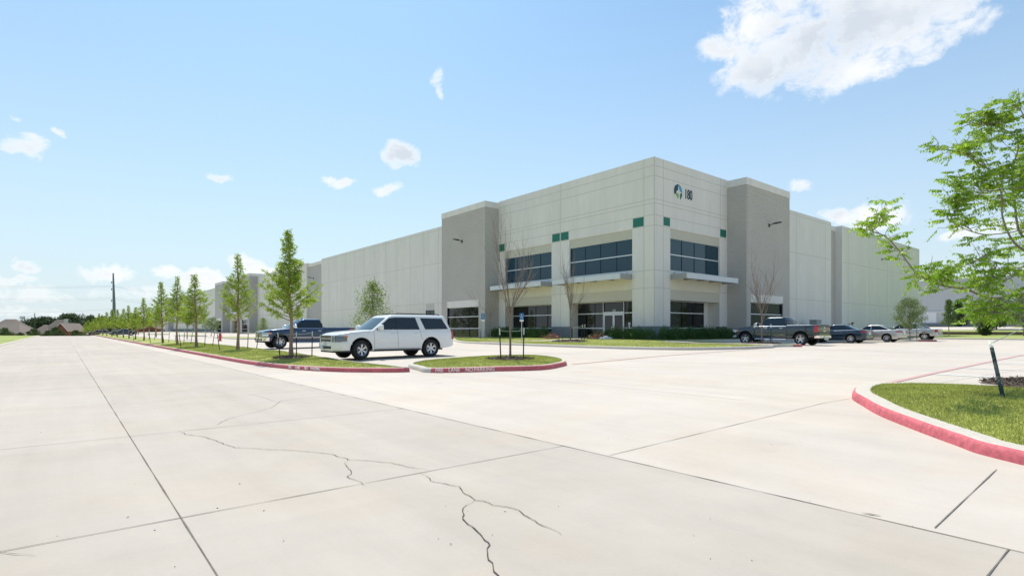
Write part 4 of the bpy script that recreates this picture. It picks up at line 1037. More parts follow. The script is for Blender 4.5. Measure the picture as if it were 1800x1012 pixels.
# --- white long estate-style SUV, nose towards the road
WHITE = paint('white_paint', (.80, .79, .77), rough=.3)
SATIN = mat('satin_silver', (.55, .56, .57), .35)
SMOKE = mat('smoked_lens', (.10, .11, .12), .08, spec=.8, coat=1)
def make_suv():
    t = thing('suv', 'white long-bodied SUV parked nose to the road beside the kerbed island', 'car', (0, 0, 0))
    sp = dict(zb=.34, wr=.40, arch=.485, axles=(1.72, -1.58), track=.865, tw=.285,
              top=[(-2.83, 1.02), (-2.78, 1.15), (-2.6, 1.21), (1.30, 1.21), (1.55, 1.19), (2.2, 1.135), (2.55, 1.08), (2.72, 1.02), (2.80, .94)],
              bot=[(-2.83, .50), (-2.6, .44), (-2.2, .40), (-1.0, .36), (1.1, .36), (2.2, .37), (2.80, .36)],
              w=[(-2.83, .86), (-2.78, .93), (-2.6, .99), (-2.2, 1.02), (1.9, 1.02), (2.3, .995), (2.52, .95), (2.68, .86), (2.80, .70)])
    c = Car(t, sp, WHITE)
    c.cabin(dict(zb=1.17, zr=1.87, xf0=1.40, xf1=.55, xr0=-2.76, xr1=-2.50, hw0=.965, hw1=.80, bow=.16, rf=1.5, rr=.5))
    c.sidewin([(.098, 1.235), (.156, 1.755), (.114, 1.757), (.05, 1.235)], GRILLE, 'pillar'); c.sidewin([(1.06, 1.235), (.42, 1.72), (.16, 1.755), (.10, 1.235)]); c.sidewin([(.045, 1.235), (.11, 1.757), (-.86, 1.762), (-1.02, 1.235)])
    c.sidewin([(-1.30, 1.24), (-1.10, 1.745), (-2.22, 1.735), (-2.50, 1.26)])
    c.endglass(1.24, 1.74, True); c.endglass(1.27, 1.74, False, CARGLASS, name='rear_window')
    c.mirror(.93, 1.28, WHITE, 1.1)
    # nose
    g = c.face(1, -.62, .62, .745, .985, GRILLE, 'grille', .022)
    for z in (.845, .885): mb = MB(); mb.box(2.81, 2.835, -.62, .62, z - .008, z + .014); part('bar', mb, SATIN, g)
    for sg in (1, -1): mb = MB(); mb.prism([(2.815, sg * .62, .985), (2.815, sg * .67, .985), (2.815, sg * .62, .735), (2.815, sg * .55, .735)][::sg], (.02, 0, 0)); part('surround', mb, CHROME, g)
    mb = MB(); mb.box(2.81, 2.83, -.64, .64, .985, 1.0); part('surround', mb, CHROME, g)
    emblem(c, 1, .867, GOLD, .6)
    for o in c.wrap(1, .66, ('x', 2.33), .735, .985, SMOKE, 'headlight', .014, zs=lambda t: (.735 + .06 * max(0, t - .5), .99 - .02 * t)):
        sg = 1 if sum(v.co.y for v in o.data.vertices) > 0 else -1
        for zz in (.925, .80): mb = MB(); mb.lathe([(.0001, .01), (.035, .008), (.05, -.01)], 14, 'x', (2.822 - .04, sg * .76, zz)); part('lamp', mb, LAMPW, o, 60)
    c.wrap(1, .0, ('x', 2.30), .43, .70, WHITE, 'front_bumper', .055, zs=lambda q: (.44 - .05 * q, .70 + .0 * q))
    c.wrap(1, ('x', 2.46), ('x', 2.30), .925, .985, AMBER, 'marker_lamp', .018)
    c.face(1, -.62, .62, .455, .56, DARKPL, 'lower_grille', .066); c.wrap(1, 0, ('x', 2.1), .30, .375, DARKPL, 'air_dam', -.02)
    c.face(1, -.52, -.2, .44, .60, PLATE, 'number_plate', .085, -.05)
    # flanks
    for x in (1.16, .07, -1.06): c.line([(x + .02, 1.2), (x, .95), (x - .01, .45)] if x != -1.06 else [(-1.03, 1.2), (-1.07, .98), (-1.12, .80)], .010)
    c.line([(1.14, .44), (-1.05, .44)], .010); c.line([(2.45, 1.065), (1.35, 1.165)], .008)
    for x in (.28, -.85): c.blob(x, 1.06, .11, .022, WHITE, 'door_handle', d=.04)
    for sg in (1, -1):
        mb = MB(); mb.box(-1.02, 1.16, sg * .86, sg * 1.03, .325, .40); part('running_board', mb, DARKPL, t)
        mb = MB(); y = sg * .66; mb.tube([(.05, y, 1.895), (-.05, y, 1.935), (-2.1, y, 1.925), (-2.2, y, 1.885)], .02, 6); part('roof_rail', mb, DARKPL, t)
    for sg in (1, -1):
        mt = frame3((.80, sg * (c.side(.8, .78) + .004), .78), (-sg, 0, 0), (0, 0, 1)); put_text('SUBURBAN', .085, CHROME, mt, 'badge', t, .002, 1.35)
    for o in c.wrap(-1, .80, ('x', -2.68), .80, 1.18, LAMPR, 'tail_light', .012): pass
    c.face(-1, -.16, .16, .80, .95, PLATE, 'number_plate', .02, .02)
    for wx in sp['axles']:   # matt inner arch lips
        for sg in (1, -1):
            mb = MB(); rows = []
            for a in np.linspace(-.02, math.pi + .02, 22):
                rows.append([(wx + rr_ * math.cos(a), sg * yy, sp['wr'] + .02 + rr_ * math.sin(a)) for rr_, yy in ((.482, .99), (.484, .74), (.40, .72))])
            mb.grid(rows); part('wheel_arch', mb, UNDER, t)
    c.wheels('double', R(12)); return t
def place(t, u, v, rz, dz=0): t.location = (u, v, zg(u, v) + dz); t.rotation_euler = (0, 0, rz)
suv = make_suv(); place(suv, 9.5 + 1.72, 22.35, math.pi, 0.0)

# --- crew cab pickups
def make_pickup(label, col, style, chrome=True, lx=0.0):
    t = thing('pickup_truck', label, 'truck')
    sp = dict(zb=.42, wr=.42, arch=.52, axles=(1.90, -1.88), track=.86, tw=.285, bed=(-2.86, -1.0, .95),
              top=[(-2.96, 1.34), (-2.90, 1.36), (-1.0, 1.36), (-.99, 1.30), (1.2, 1.30), (1.6, 1.27), (2.4, 1.20), (2.72, 1.13), (2.86, 1.06), (2.9, .98)],
              bot=[(-2.96, .62), (-2.7, .55), (-1.0, .47), (1.2, .45), (2.3, .50), (2.9, .50)],
              w=[(-2.96, .93), (-2.90, .98), (-2.6, 1.01), (2.1, 1.01), (2.5, .99), (2.72, .95), (2.84, .90), (2.9, .84)])
    c = Car(t, sp, col)
    c.cabin(dict(zb=1.24, zr=1.90, xf0=1.45, xf1=.62, xr0=-1.0, xr1=-.82, hw0=.94, hw1=.76, bow=.16, rf=1.3, rr=.4))
    mb = MB(); mb.box(-.985, -.965, -.93, .93, .9, 1.29); part('bed_gap', mb, UNDER, t)
    c.line([(-.985, 1.33), (-.985, .5)], .03)
    c.sidewin([(1.15, 1.32), (.52, 1.77), (.28, 1.79), (.24, 1.32)]); c.sidewin([(.19, 1.32), (.23, 1.79), (-.66, 1.79), (-.84, 1.60), (-.84, 1.32)])
    c.endglass(1.31, 1.78, True); c.endglass(1.40, 1.76, False, CARGLASS, .13, 'rear_window')
    c.mirror(1.02, 1.37, col if not chrome else CHROME, 1.25)
    # nose
    g = c.face(1, -.66, .66, .76, 1.02, GRILLE, 'grille', .02)
    for z in (.80, .87, .94): mb = MB(); mb.box(2.91, 2.94, -.67, .67, z - .012, z + .012); part('bar', mb, CHROME, g)
    emblem(c, 1, .9)
    for o in c.wrap(1, .67, ('x', 2.45), .92, 1.04, LAMPW, 'headlight', .014): pass
    c.wrap(1, ('x', 2.56), ('x', 2.40), .93, 1.03, AMBER, 'marker_lamp', .018); c.wrap(1, .67, ('x', 2.60), .80, .90, CHROME, 'trim', .014)
    c.wrap(1, 0, ('x', 2.55), .50, .74, CHROME, 'front_bumper', .05); c.wrap(1, 0, ('x', 2.5), .40, .50, DARKPL, 'air_dam', .01)
    c.face(1, -.5, .5, .54, .62, DARKPL, 'intake', .06)
    for sg in (1, -1): mb = MB(); mb.box(2.93, 2.965, sg * .62, sg * .82, .53, .66); part('fog_lamp_bezel', mb, DARKPL, t)
    # flanks
    for x in (1.28, .22): c.line([(x + .02, 1.28), (x, 1.0), (x - .01, .5)], .012)
    c.line([(1.26, .50), (-.8, .50)], .012); c.line([(-.93, 1.3), (-.95, .95), (-.98, .9)], .012)
    for x in (.42, -.62): c.blob(x, 1.14, .12, .022, CHROME if chrome else col, 'door_handle', d=.045)
    c.line([(1.22, 1.292), (-.86, 1.292)], .022, CHROME, .006, name='chrome_strip')
    if chrome: c.line([(1.1, .70), (-.9, .70)], .028, CHROME, .010, name='chrome_strip')
    for sg in (1, -1):
        mb = MB(); mb.tube([(-.95, sg * .99, .40), (1.2, sg * .99, .40)], .045, 8); part('running_board', mb, CHROME if chrome else DARKPL, t)
    mb = MB(); mb.prism([(1.30, .95, 1.0), (1.30, .95, 1.0)] and [(.35, 0, 1.925), (.2, 0, 1.99), (.12, 0, 1.925)], (0, .03, 0)); part('antenna', mb, DARKPL, t)
    # tail
    tg = c.face(-1, -.80, .80, .66, 1.33, col, 'tailgate', .02)
    mb = MB(); mb.box(-2.995, -2.985, -.12, .12, 1.12, 1.22); part('handle', mb, CHROME, tg); mb = MB(); mb.box(-3.0, -2.985, -.2, .2, .90, 1.0); part('badge', mb, CHROME, tg)
    c.wrap(-1, .82, ('x', -2.72), .88, 1.30, LAMPR, 'tail_light', .012)
    for o in c.wrap(-1, 0, ('x', -2.78), .50, .66, CHROME, 'rear_bumper', .09): pass
    mb = MB(); mb.box(-3.08, -3.06, -.16, .16, .52, .64); part('number_plate', mb, PLATE, t)
    mb = MB(); mb.box(-3.22, -3.0, -.03, .03, .38, .46); mb.lathe([(.0001, .58), (.025, .565), (.03, .54), (.015, .51), (.02, .46)], 10, 'z', (-3.18, 0, -.02)); part('tow_hitch', mb, CHROME, t)
    for wx in sp['axles']:
        for sg in (1, -1):
            mb = MB(); rows = []
            for a in np.linspace(-.02, math.pi + .02, 22): rows.append([(wx + rr_ * math.cos(a), sg * yy, sp['wr'] + .02 + rr_ * math.sin(a)) for rr_, yy in ((.517, .985), (.519, .72), (.42, .70))])
            mb.grid(rows); part('wheel_arch', mb, UNDER, t)
    c.wheels(style, 0, .64); return t, c
BLUE = paint('blue_paint', (.004, .028, .080), .3, .22); SLATE = paint('slate_paint', (.030, .048, .065), .4, .25)
tb, cb = make_pickup('dark blue crew cab pickup truck parked behind the white SUV', BLUE, 'multi'); place(tb, 10.7 + 1.9, 37.3, math.pi)
tg_, cg = make_pickup('slate grey crew cab pickup truck seen from behind by the bare tree', SLATE, 'five'); place(tg_, 37.75 + .95, 16.0 + 1.88, math.pi / 2)

# --- sedans
def make_sedan(name, label, cat, col, style='nine'):
    t = thing(name, label, cat)
    sp = dict(zb=.22, wr=.335, arch=.385, axles=(1.42, -1.38), track=.785, tw=.22, crown=.02,
              top=[(-2.40, .92), (-2.34, .99), (-2.1, 1.03), (-1.6, 1.03), (0, .97), (1.0, .93), (1.7, .86), (2.2, .74), (2.36, .64)],
              bot=[(-2.40, .36), (-2.2, .27), (-1.0, .22), (1.0, .22), (2.36, .24)],
              w=[(-2.40, .70), (-2.32, .80), (-2.1, .87), (-1.7, .905), (1.5, .905), (2.0, .85), (2.25, .74), (2.36, .58)])
    c = Car(t, sp, col)
    c.cabin(dict(zb=.93, zr=1.44, xf0=1.08, xf1=.12, xr0=-1.98, xr1=-1.0, hw0=.82, hw1=.62, bow=.14, rf=1.6, rr=1.8))
    c.sidewin([(.72, 1.0), (.12, 1.33), (-.16, 1.365), (-.16, 1.0)]); c.sidewin([(-.22, 1.0), (-.22, 1.367), (-.78, 1.35), (-1.36, 1.12), (-1.46, 1.03)])
    c.endglass(.99, 1.37, True, None, .1); c.endglass(1.04, 1.38, False, SHIELD, .1, 'rear_window'); c.mirror(.62, 1.0, col, .9)
    for x in (.74, -.2): c.line([(x + .02, .95), (x, .7), (x - .02, .32)], .009)
    c.line([(-1.02, .98), (-1.08, .8), (-1.0, .72)], .009); c.line([(.72, .985), (-1.45, 1.02)], .014, CHROME, .004, name='chrome_strip')
    for x in (-.05, -.95): c.blob(x, .86, .09, .017, col if name != 'x' else CHROME, 'door_handle', d=.035)
    c.wrap(-1, .36, ('x', -2.02), .82, .93, LAMPR, 'tail_light', .008, zs=lambda q: (.80 + .05 * q, .94 - .02 * q)); c.face(-1, -.24, .24, .66, .78, PLATE, 'number_plate', .01, .03)
    c.wrap(-1, 0, ('x', -2.15), .27, .36, DARKPL, 'lower_bumper', .006); c.wrap(1, .34, ('x', 1.95), .60, .70, LAMPW, 'headlight', .01)
    mb = MB(); mb.prism([(-.85, -.01, 1.46), (-1.05, -.01, 1.46), (-1.02, -.01, 1.53)], (0, .02, 0)); part('antenna', mb, col, t)
    for wx in sp['axles']:
        for sg in (1, -1):
            mb = MB(); rows = []
            for a in np.linspace(-.02, math.pi + .02, 18): rows.append([(wx + rr_ * math.cos(a), sg * yy, sp['wr'] + .02 + rr_ * math.sin(a)) for rr_, yy in ((.382, .87), (.384, .62), (.30, .60))])
            mb.grid(rows); part('wheel_arch', mb, UNDER, t)
    c.wheels(style, 0, .66); return t, c
NAVYP = paint('navy_paint', (.010, .030, .055), .35, .25); BLKP = paint('black_paint', (.010, .011, .013), .2, .25); SILV = paint('silver_beige_paint', (.52, .50, .46), .45, .3); SILV2 = paint('silver_paint', (.50, .515, .52), .45, .3)
a_, _ = make_sedan('sedan', 'dark blue sedan beside the slate grey pickup truck', 'car', NAVYP); place(a_, 47.55, 16.1 + 1.38, math.pi / 2)
a_, _ = make_sedan('sedan', 'black car mostly hidden between the dark blue and silver sedans', 'car', BLKP); place(a_, 50.6, 18.4, math.pi / 2)
a_, _ = make_sedan('sedan', 'pale silver sedan with red tail lamps right of the black car', 'car', SILV, 'multi'); place(a_, 53.75, 15.55 + 1.38, math.pi / 2)
# silver sport utility pickup at the far end of the row
def make_small_pickup():
    t = thing('pickup_truck', 'small silver pickup truck with short bed behind the young tree at right', 'truck')
    sp = dict(zb=.36, wr=.37, arch=.45, axles=(1.6, -1.6), track=.78, tw=.25, bed=(-2.5, -1.25, .85),
              top=[(-2.62, 1.06), (-2.55, 1.10), (-1.25, 1.12), (1.2, 1.10), (2.2, 1.0), (2.5, .9), (2.6, .8)],
              bot=[(-2.62, .52), (-2.4, .45), (0, .40), (2.6, .42)], w=[(-2.62, .82), (-2.5, .90), (-2.2, .93), (2.0, .93), (2.4, .86), (2.6, .72)])
    c = Car(t, sp, SILV2); c.cabin(dict(zb=1.06, zr=1.70, xf0=1.2, xf1=.5, xr0=-1.2, xr1=-1.0, hw0=.86, hw1=.68, bow=.14, rf=1.3, rr=.5))
    mb = MB()
    for sg in (1, -1): mb.prism([(-1.15, sg * .80, 1.1), (-1.1, sg * .74, 1.6), (-1.25, sg * .75, 1.55), (-1.75, sg * .82, 1.1)], (0, sg * .05, 0))
    part('sail_pillar', mb, SILV2, t)
    c.sidewin([(.98, 1.15), (.44, 1.57), (.12, 1.59), (.08, 1.15)]); c.sidewin([(.03, 1.15), (.06, 1.59), (-.9, 1.58), (-1.0, 1.15)]); c.endglass(1.13, 1.58, True); c.endglass(1.2, 1.58, False, CARGLASS, name='rear_window')
    c.mirror(.85, 1.18, SILV2)
    for x in (1.05, .05, -1.02): c.line([(x + .02, 1.08), (x - .01, .48)], .01)
    c.line([(1.9, .75), (-2.3, .75)], .05, CHROME, .01, name='side_moulding')
    for x in (.25, -.8): c.blob(x, 1.0, .1, .02, SILV2, 'door_handle', d=.04)
    c.wrap(-1, .70, ('x', -2.42), .78, 1.05, LAMPR, 'tail_light', .01); c.face(-1, -.68, .68, .6, 1.04, SILV2, 'tailgate', .015); c.wrap(-1, 0, ('x', -2.4), .42, .6, SILV2, 'rear_bumper', .06)
    c.wrap(1, .45, ('x', 2.25), .70, .84, LAMPW, 'headlight', .01); c.face(-1, -.15, .15, .66, .78, PLATE, 'number_plate', .025, .02)
    c.wheels('five', 0, .62); return t
place(make_small_pickup(), 63.6 + .9, 15.6 + 1.6, math.pi / 2)
# far cars across the lot at left
GREYP = paint('grey_paint', (.12, .115, .12), .3, .3)
a_, _ = make_sedan('sedan', 'dark sedan far down the tree row, nearer of the distant cars', 'car', NAVYP); place(a_, upx(216, 141), 141, math.pi)
van = copytree(suv, 'grey long car at the far left end of the tree row', (0, 0, 0)); van.name = 'parked_car'; place(van, upx(172, 215), 215, math.pi)
for ch in van.children:
    if ch.data and ch.name.split('.')[0] in ('body', 'cabin', 'mirror'):
        ch.data = ch.data.copy()
        for i, m in enumerate(ch.data.materials):
            if m == WHITE: ch.data.materials[i] = GREYP
for ch in list(van.children):
    if ch.name.startswith('badge'): bpy.data.objects.remove(ch)
# ---------------------------------------------------------------- trees
LEAF_CY = mat('cypress_foliage', (.36, .47, .06), .6, rnd=.35, trans=.5, var2=.25, scale2=1.2)
LEAF_PI = mat('pinnate_leaf', (.30, .48, .04), .5, rnd=.35, trans=.5, var2=.2, scale2=1)
LEAF_OAK = mat('oak_leaf', (.18, .25, .08), .6, rnd=.4, trans=.3, var2=.25, scale2=1)
LEAF_YG = mat('young_leaf', (.24, .32, .08), .6, rnd=.4, trans=.35)
LEAF_DK = mat('dark_foliage', (.05, .085, .025), .7, rnd=.5, trans=.2, var2=.35, scale2=.25)
LEAF_MID = mat('mid_foliage', (.085, .135, .035), .7, rnd=.5, trans=.25, var2=.3, scale2=.3)
LEAF_SH = mat('shrub_leaf', (.055, .14, .03), .5, rnd=.5, trans=.2, var2=.3, scale2=2)
FLOWER = mat('pink_bloom', (.45, .12, .14), .6, rnd=.4)
def V3(*a): return np.array(a, float)
def bez(p, q, bend, n=6):
    p = np.array(p); q = np.array(q); m = (p + q) / 2 + bend; return [(1 - t) ** 2 * p + 2 * t * (1 - t) * m + t * t * q for t in np.linspace(0, 1, n)]
def cypress_data(seed, H=5.3, base=1.45, Rm=.92, dens=1.5):
    g = np.random.default_rng(seed); mb = MB(); tr = [(.03 * math.sin(k * 1.3 + seed), .03 * math.cos(k * 1.7 + seed), H * k / 9) for k in range(10)]
    mb.tube(tr, [.075 * (1 - k / 9.6) ** .8 + .006 + (.035 if k == 0 else 0) for k in range(10)], 9)
    C = []; D = []; n = 92
    for i in range(n):
        f = (i + .5) / n; h = base + (H * .985 - base) * f ** .92
        q = (h - base) / (H - base); prof = min(1, .66 + q * 3.0) * (1 - q) ** 1.35 * 1.30 + .035
        L_ = Rm * prof * g.uniform(.48, 1.22); a = i * 2.399 + g.uniform(-.5, .5)
        el = R(g.uniform(28, 52)) * (1 - .25 * q)
        p0 = V3(tr[0][0], 0, h); p1 = p0 + V3(math.cos(a) * L_, math.sin(a) * L_, L_ * math.tan(el) * .9)
        pts = bez(p0, p1, V3(0, 0, -.12 * L_), 6); mb.tube(pts, [.017 * (1 - q * .6) * (1 - k / 6.5) + .003 for k in range(6)], 4, cap=False)
        for k in range(int(11 * dens * (.40 + L_ / Rm) * (1 if q < .62 else .6))):
            t = g.uniform(.25, 1.05) ** .8; c = np.array(bez(p0, p1, V3(0, 0, -.12 * L_), 21)[min(20, int(t * 20))]); ta = a + g.choice([-1, 1]) * g.uniform(.4, 1.2)
            tl = g.uniform(.10, .30) * (.6 + .6 * (1 - q)); td = V3(math.cos(ta), math.sin(ta), g.uniform(-.25, .7)); td /= np.linalg.norm(td)
            m = 13; s_ = g.uniform(0, 1, m) * tl; cc = c + td * s_[:, None] + g.normal(size=(m, 3)) * .018
            dd = unit(td * .7 + g.normal(size=(m, 3)) * .55 + [0, 0, -.25]); C.append(cc); D.append(dd)
    C = np.concatenate(C); D = np.concatenate(D); W_ = unit(np.cross(D, g.normal(size=D.shape)))
    V, Fc = leaves(C, D, W_, g.uniform(.07, .14, len(C)), g.uniform(.018, .038, len(C)))
    return mb.mesh('trunk', BARK, 60), npmesh('crown', V, Fc, LEAF_CY)
CY = [cypress_data(11, 5.4, 1.5, 1.02, 1.5), cypress_data(12, 5.5, 1.55, .98, .95), cypress_data(13, 5.3, 1.4, 1.05, 1.0), cypress_data(14, 5.2, 1.2, .98, 1.0)]
def cypress(k, u, v, s, rz, label, grp='young cypresses in a row along the kerb'):
    t = thing('cypress_tree', label, 'tree', (u, v, zg(u, v) + .13), rz, grp); t.rotation_euler = (.025 * math.sin(v * 3.1), .03 * math.cos(v * 1.7), rz); t.scale = (s[0], s[0], s[1])
    link('trunk', CY[k][0], t); link('crown', CY[k][1], t); return t
ordn = ['nearest', 'second', 'third', 'fourth', 'fifth', 'sixth', 'seventh', 'eighth', 'ninth', 'tenth', 'eleventh', 'twelfth', 'thirteenth', 'fourteenth', 'fifteenth', 'sixteenth', 'seventeenth', 'eighteenth', 'nineteenth']
row = [(513, 24.3, 0, 1, 1.02), (419, 35.5, 1, 1.02, 1.04), (346, 44.5, 2, 1.08, .98), (311, 52.5, 1, .98, 1.03), (286, 61, 3, 1.02, 1.12), (253, 75, 2, .92, .92), (238, 84, 3, .95, .80), (227, 92, 1, .9, .84), (217, 101.5, 2, .95, .84),
       (206, 113, 3, 1.05, .9), (197, 125, 0, 1.05, .92), (188, 139, 2, 1.05, .92), (181, 152, 3, 1.1, .88), (174, 166, 1, 1.1, .95), (168, 180, 2, 1.1, .9), (162, 195, 3, 1.15, .95), (156, 210, 0, 1.15, .95), (151, 226, 1, 1.2, .95)]
treepos = []
for i, (px, v, k, sw, sh) in enumerate(row):
    u = upx(px, v); treepos.append((u, v))
    lab = ('tall feathery young cypress beside the kerb lettering, nearest of its row' if i == 0 else '%s young cypress from the near end of the row along the red kerb' % ordn[i])
    cypress(k, u, v, (sw, sh), i * 1.3, lab)
mulch(treepos[0], .75, .17, 1500, .07, .05)
# second, offset row further into the lot
for i, (px, v, k, s) in enumerate([(274, 96, 3, .95), (262, 118, 2, .95), (243, 138, 1, .9), (232, 160, 0, .95)]):
    cypress(k, upx(px, v), v, (s, s * 1.02), i * 2.1, '%s slender cypress in the lot behind the kerb row, counted from the right' % ('first', 'second', 'third', 'fourth')[i], 'cypresses standing in the lot')

def branchy(seed, H, th, spread, n1, lv=3, r0=.05, up=.75, fork=.42, lean=0, prob=.62):
    """bare branching tree: returns MB and the list of twig tips"""
    g = np.random.default_rng(seed); mb = MB(); tips = []
    def grow(p, d, L_, r, lev):
        k = 5; pts = [p]; dd = d.copy()
        for _ in range(k):
            dd = unit(dd + g.normal(size=3) * .10 + V3(0, 0, .06 * up)); pts.append(pts[-1] + dd * L_ / k)
        mb.tube(pts, [r * (1 - .55 * j / k) for j in range(k + 1)], 6 if r > .012 else 4, cap=False)
        tips.append((pts[-1], dd, lev)); 
        if lev < lv:
            for j in range(1, k + 1):
                for _ in range(2 if lev > 0 else 2):
                    if g.random() < (prob if j < k else 1):
                        ax = unit(g.normal(size=3)); nd = unit(dd + ax * spread * g.uniform(.6, 1.2) + V3(0, 0, .25 * up)); grow(pts[j], nd, L_ * g.uniform(.45, .72), r * .45, lev + 1)
    top = V3(lean, 0, H * fork); tr = bez(V3(0, 0, 0), top, V3(lean * .3, 0, 0), 7); mb.tube(tr, [r0 * (1.25 if j == 0 else 1 - .25 * j / 6) for j in range(7)], 9)
    for i in range(n1):
        a = i * 2.4 + g.uniform(-.4, .4); j = 6 if i < n1 * .6 else g.integers(4, 7); d = unit(V3(math.cos(a) * spread, math.sin(a) * spread, 1.0))
        grow(tr[j], d, H * (1 - fork) * g.uniform(.62, 1.0) * (1 if i < 3 else .8), r0 * .5, 1)
    return mb, tips
def bare_tree(seed, u, v, H, label, grp=None, spread=.55, n1=6, r0=.045, fork=.38, rz=0, lv=3):
    mb, tips = branchy(seed, H, 0, spread, n1, lv, r0, fork=fork, prob=.46)
    o = link('bare_tree', mb.mesh('bare_tree', BARK_D, 60), loc=(u, v, zg(u, v) + .13)); o.rotation_euler = (0, 0, rz); return tag(o, label, 'tree', grp)
GB = 'leafless young trees near the entrance'
bare_tree(21, *G(897, 632, .14), 3.85, 'tall leafless young tree on the kerbed island with fire lane lettering', GB, .25, 6, .042, .42)
bt2 = (29.3, 28.9); bare_tree(22, *bt2, 4.9, 'leafless young tree in front of the glass entrance doors', GB, .32, 7, .05, .46, lv=3)
bt3 = (31.1, 41.2); bare_tree(23, *bt3, 4.6, 'leafless thin tree in front of the left ribbed tower', GB, .62, 5, .04, .42, lv=2)
bt4 = (34.5, 17.0); bare_tree(24, *bt4, 4.2, 'leafless young tree on the small island in front of the slate grey pickup', GB, .36, 7, .05, .45, lv=3)
mulch(G(897, 632, .14), .85, .17, 1500, .07, .04); mulch(bt2, 1.3, .17, 1400, .10, .10); mulch(bt4, 1.1, .17, 1000, .10, .05)

def leafy(seed, H, Rc, base, m_leaf, nl=5000, ls=(.06, .11), r0=.05, shape='round', bark=BARK_G, lobes=26, ragged=.35, name='tree', fill=.5):
    g = np.random.default_rng(seed); mb = MB(); top = V3(0, 0, H * .82)
    tr = bez(V3(0, 0, 0), top, V3(.1, .05, 0), 8); mb.tube(tr, [r0 * (1.3 if j == 0 else (1 - j / 8.5)) for j in range(8)], 8)
    C = []; 
    for i in range(lobes):
        f = (i + .5) / lobes; z = base + (H - base) * f
        q = (z - base) / (H - base)
        pr = {'round': math.sqrt(max(.02, 1 - (2 * q - .9) ** 2 * .85)), 'cone': min(1, .55 + q * 3) * (1 - q) ** .75 + .05, 'oak': math.sqrt(max(.02, 1 - (1.7 * q - .6) ** 2 * .8))}[shape]
        a = i * 2.399 + g.uniform(-.4, .4); rr_ = Rc * pr * g.uniform(.25, .95); c = V3(math.cos(a) * rr_, math.sin(a) * rr_, z)
        s_ = Rc * g.uniform(.24, .44) * (.6 + .5 * pr)
        j = min(6, max(2, int(7 * (z / H) * .75))); mb.tube(bez(tr[j], c, V3(0, 0, -.1 * rr_), 5), [r0 * .35, r0 * .28, r0 * .2, r0 * .13, r0 * .08], 4, cap=False)
        k = int(nl / lobes * g.uniform(.6, 1.4)); dirs = unit(g.normal(size=(k, 3))); rad = s_ * (fill + (1 - fill) * g.uniform(0, 1, k) ** .4) * g.uniform(1 - ragged, 1 + ragged, k)
        C.append(c + dirs * rad[:, None] * [1, 1, .78])
    C = np.concatenate(C); D = unit(g.normal(size=C.shape) + [0, 0, -.2]); W_ = unit(np.cross(D, g.normal(size=D.shape)))
    V, Fc = leaves(C, D, W_, g.uniform(ls[0], ls[1], len(C)), g.uniform(ls[0], ls[1], len(C)) * .55)
    return mb.mesh('trunk', bark, 60), npmesh('crown', V, Fc, m_leaf)
def put_tree(data, u, v, z, label, name='tree', grp=None, s=1, rz=0):
    t = thing(name, label, 'tree', (u, v, z), rz, grp); t.scale = (s, s, s) if isinstance(s, (int, float)) else s
    link('trunk', data[0], t); link('crown', data[1], t); return t
# airy young oak behind the SUV: twiggy with sparse leaves
def airy(seed, H, spread, m, per=14, ls=(.10, .17), n1=9, fork=.28):
    mb, tips = branchy(seed, H, 0, spread, n1, 3, .06, fork=fork, up=.6); g = np.random.default_rng(seed + 1); C = []
    for p, d, lev in tips:
        if lev < 2: continue
        C.append(p + g.normal(size=(per, 3)) * .11 - d * g.uniform(0, .3, per)[:, None])
    C = np.concatenate(C); D = unit(g.normal(size=C.shape)); W_ = unit(np.cross(D, g.normal(size=D.shape)))
    V, Fc = leaves(C, D, W_, g.uniform(ls[0], ls[1], len(C)), g.uniform(ls[0], ls[1], len(C)) * .5)
    return mb.mesh('trunk', BARK_G, 60), npmesh('crown', V, Fc, m)
YO = leafy(31, 6.4, 3.1, 1.2, LEAF_YG, 4200, (.13, .24), .07, 'cone', lobes=46, ragged=.6, fill=.15)
p = uvof(655, 62); put_tree(YO, p[0], p[1], zg(*p), 'airy young oak with light leaves rising behind the white SUV roof', 'oak_tree', s=1.0)
p = uvof(463, 76); put_tree(YO, p[0], p[1], zg(*p), 'small young tree showing left of the blue pickup hood', 'oak_tree', s=.42, rz=2)
YO2 = airy(33, 3.4, .6, LEAF_OAK, 12, (.10, .16), 7, .45)
p = uvof(329, 66); put_tree(YO2, p[0], p[1], zg(*p) + .1, 'small round-headed tree on the lot island left of the hydrant', 'shade_tree', s=1.0)
p = uvof(371, 84); put_tree(leafy(35, 2.7, 1.35, 1.3, LEAF_OAK, 2600, (.10, .17), .05, 'round', lobes=14), p[0], p[1], zg(*p) + .1, 'small flat-headed tree just left of the red fire hydrant', 'shade_tree')

# right-hand islands and banks
oakR = leafy(41, 4.6, 1.55, 1.5, LEAF_OAK, 7500, (.08, .15), .06, 'oak', lobes=36, ragged=.5, fill=.35)
put_tree(oakR, 59.2, 15.6, zg(59.2, 15.6) + .12, 'bushy young live oak on the island beside the silver pickup', 'oak_tree', s=.80)
oakS = leafy(42, 4.4, 1.0, 1.4, LEAF_OAK, 3800, (.10, .18), .05, 'cone', lobes=24, ragged=.5, fill=.3)
conif = leafy(43, 3.2, 1.15, .2, LEAF_DK, 6500, (.12, .24), .05, 'cone', lobes=36)
bush = leafy(44, 3.0, 1.5, .5, LEAF_OAK, 5000, (.14, .24), .06, 'round', lobes=26, ragged=.5)
def far_put(d, px, Y, name, lab, s, dz=0, rz=0): q = uvof(px, Y); put_tree(d, q[0], q[1], zg(*q) + dz, lab, name, None, s, rz)
far_put(oakS, 1668, 84, 'oak_tree', 'thin pale young oak in front of the stone wall, right of the silver pickup', 1.25)
far_put(conif, 1685, 112, 'conifer', 'dark bushy conifer behind the stone wall under the long branch', 1.55, .1)
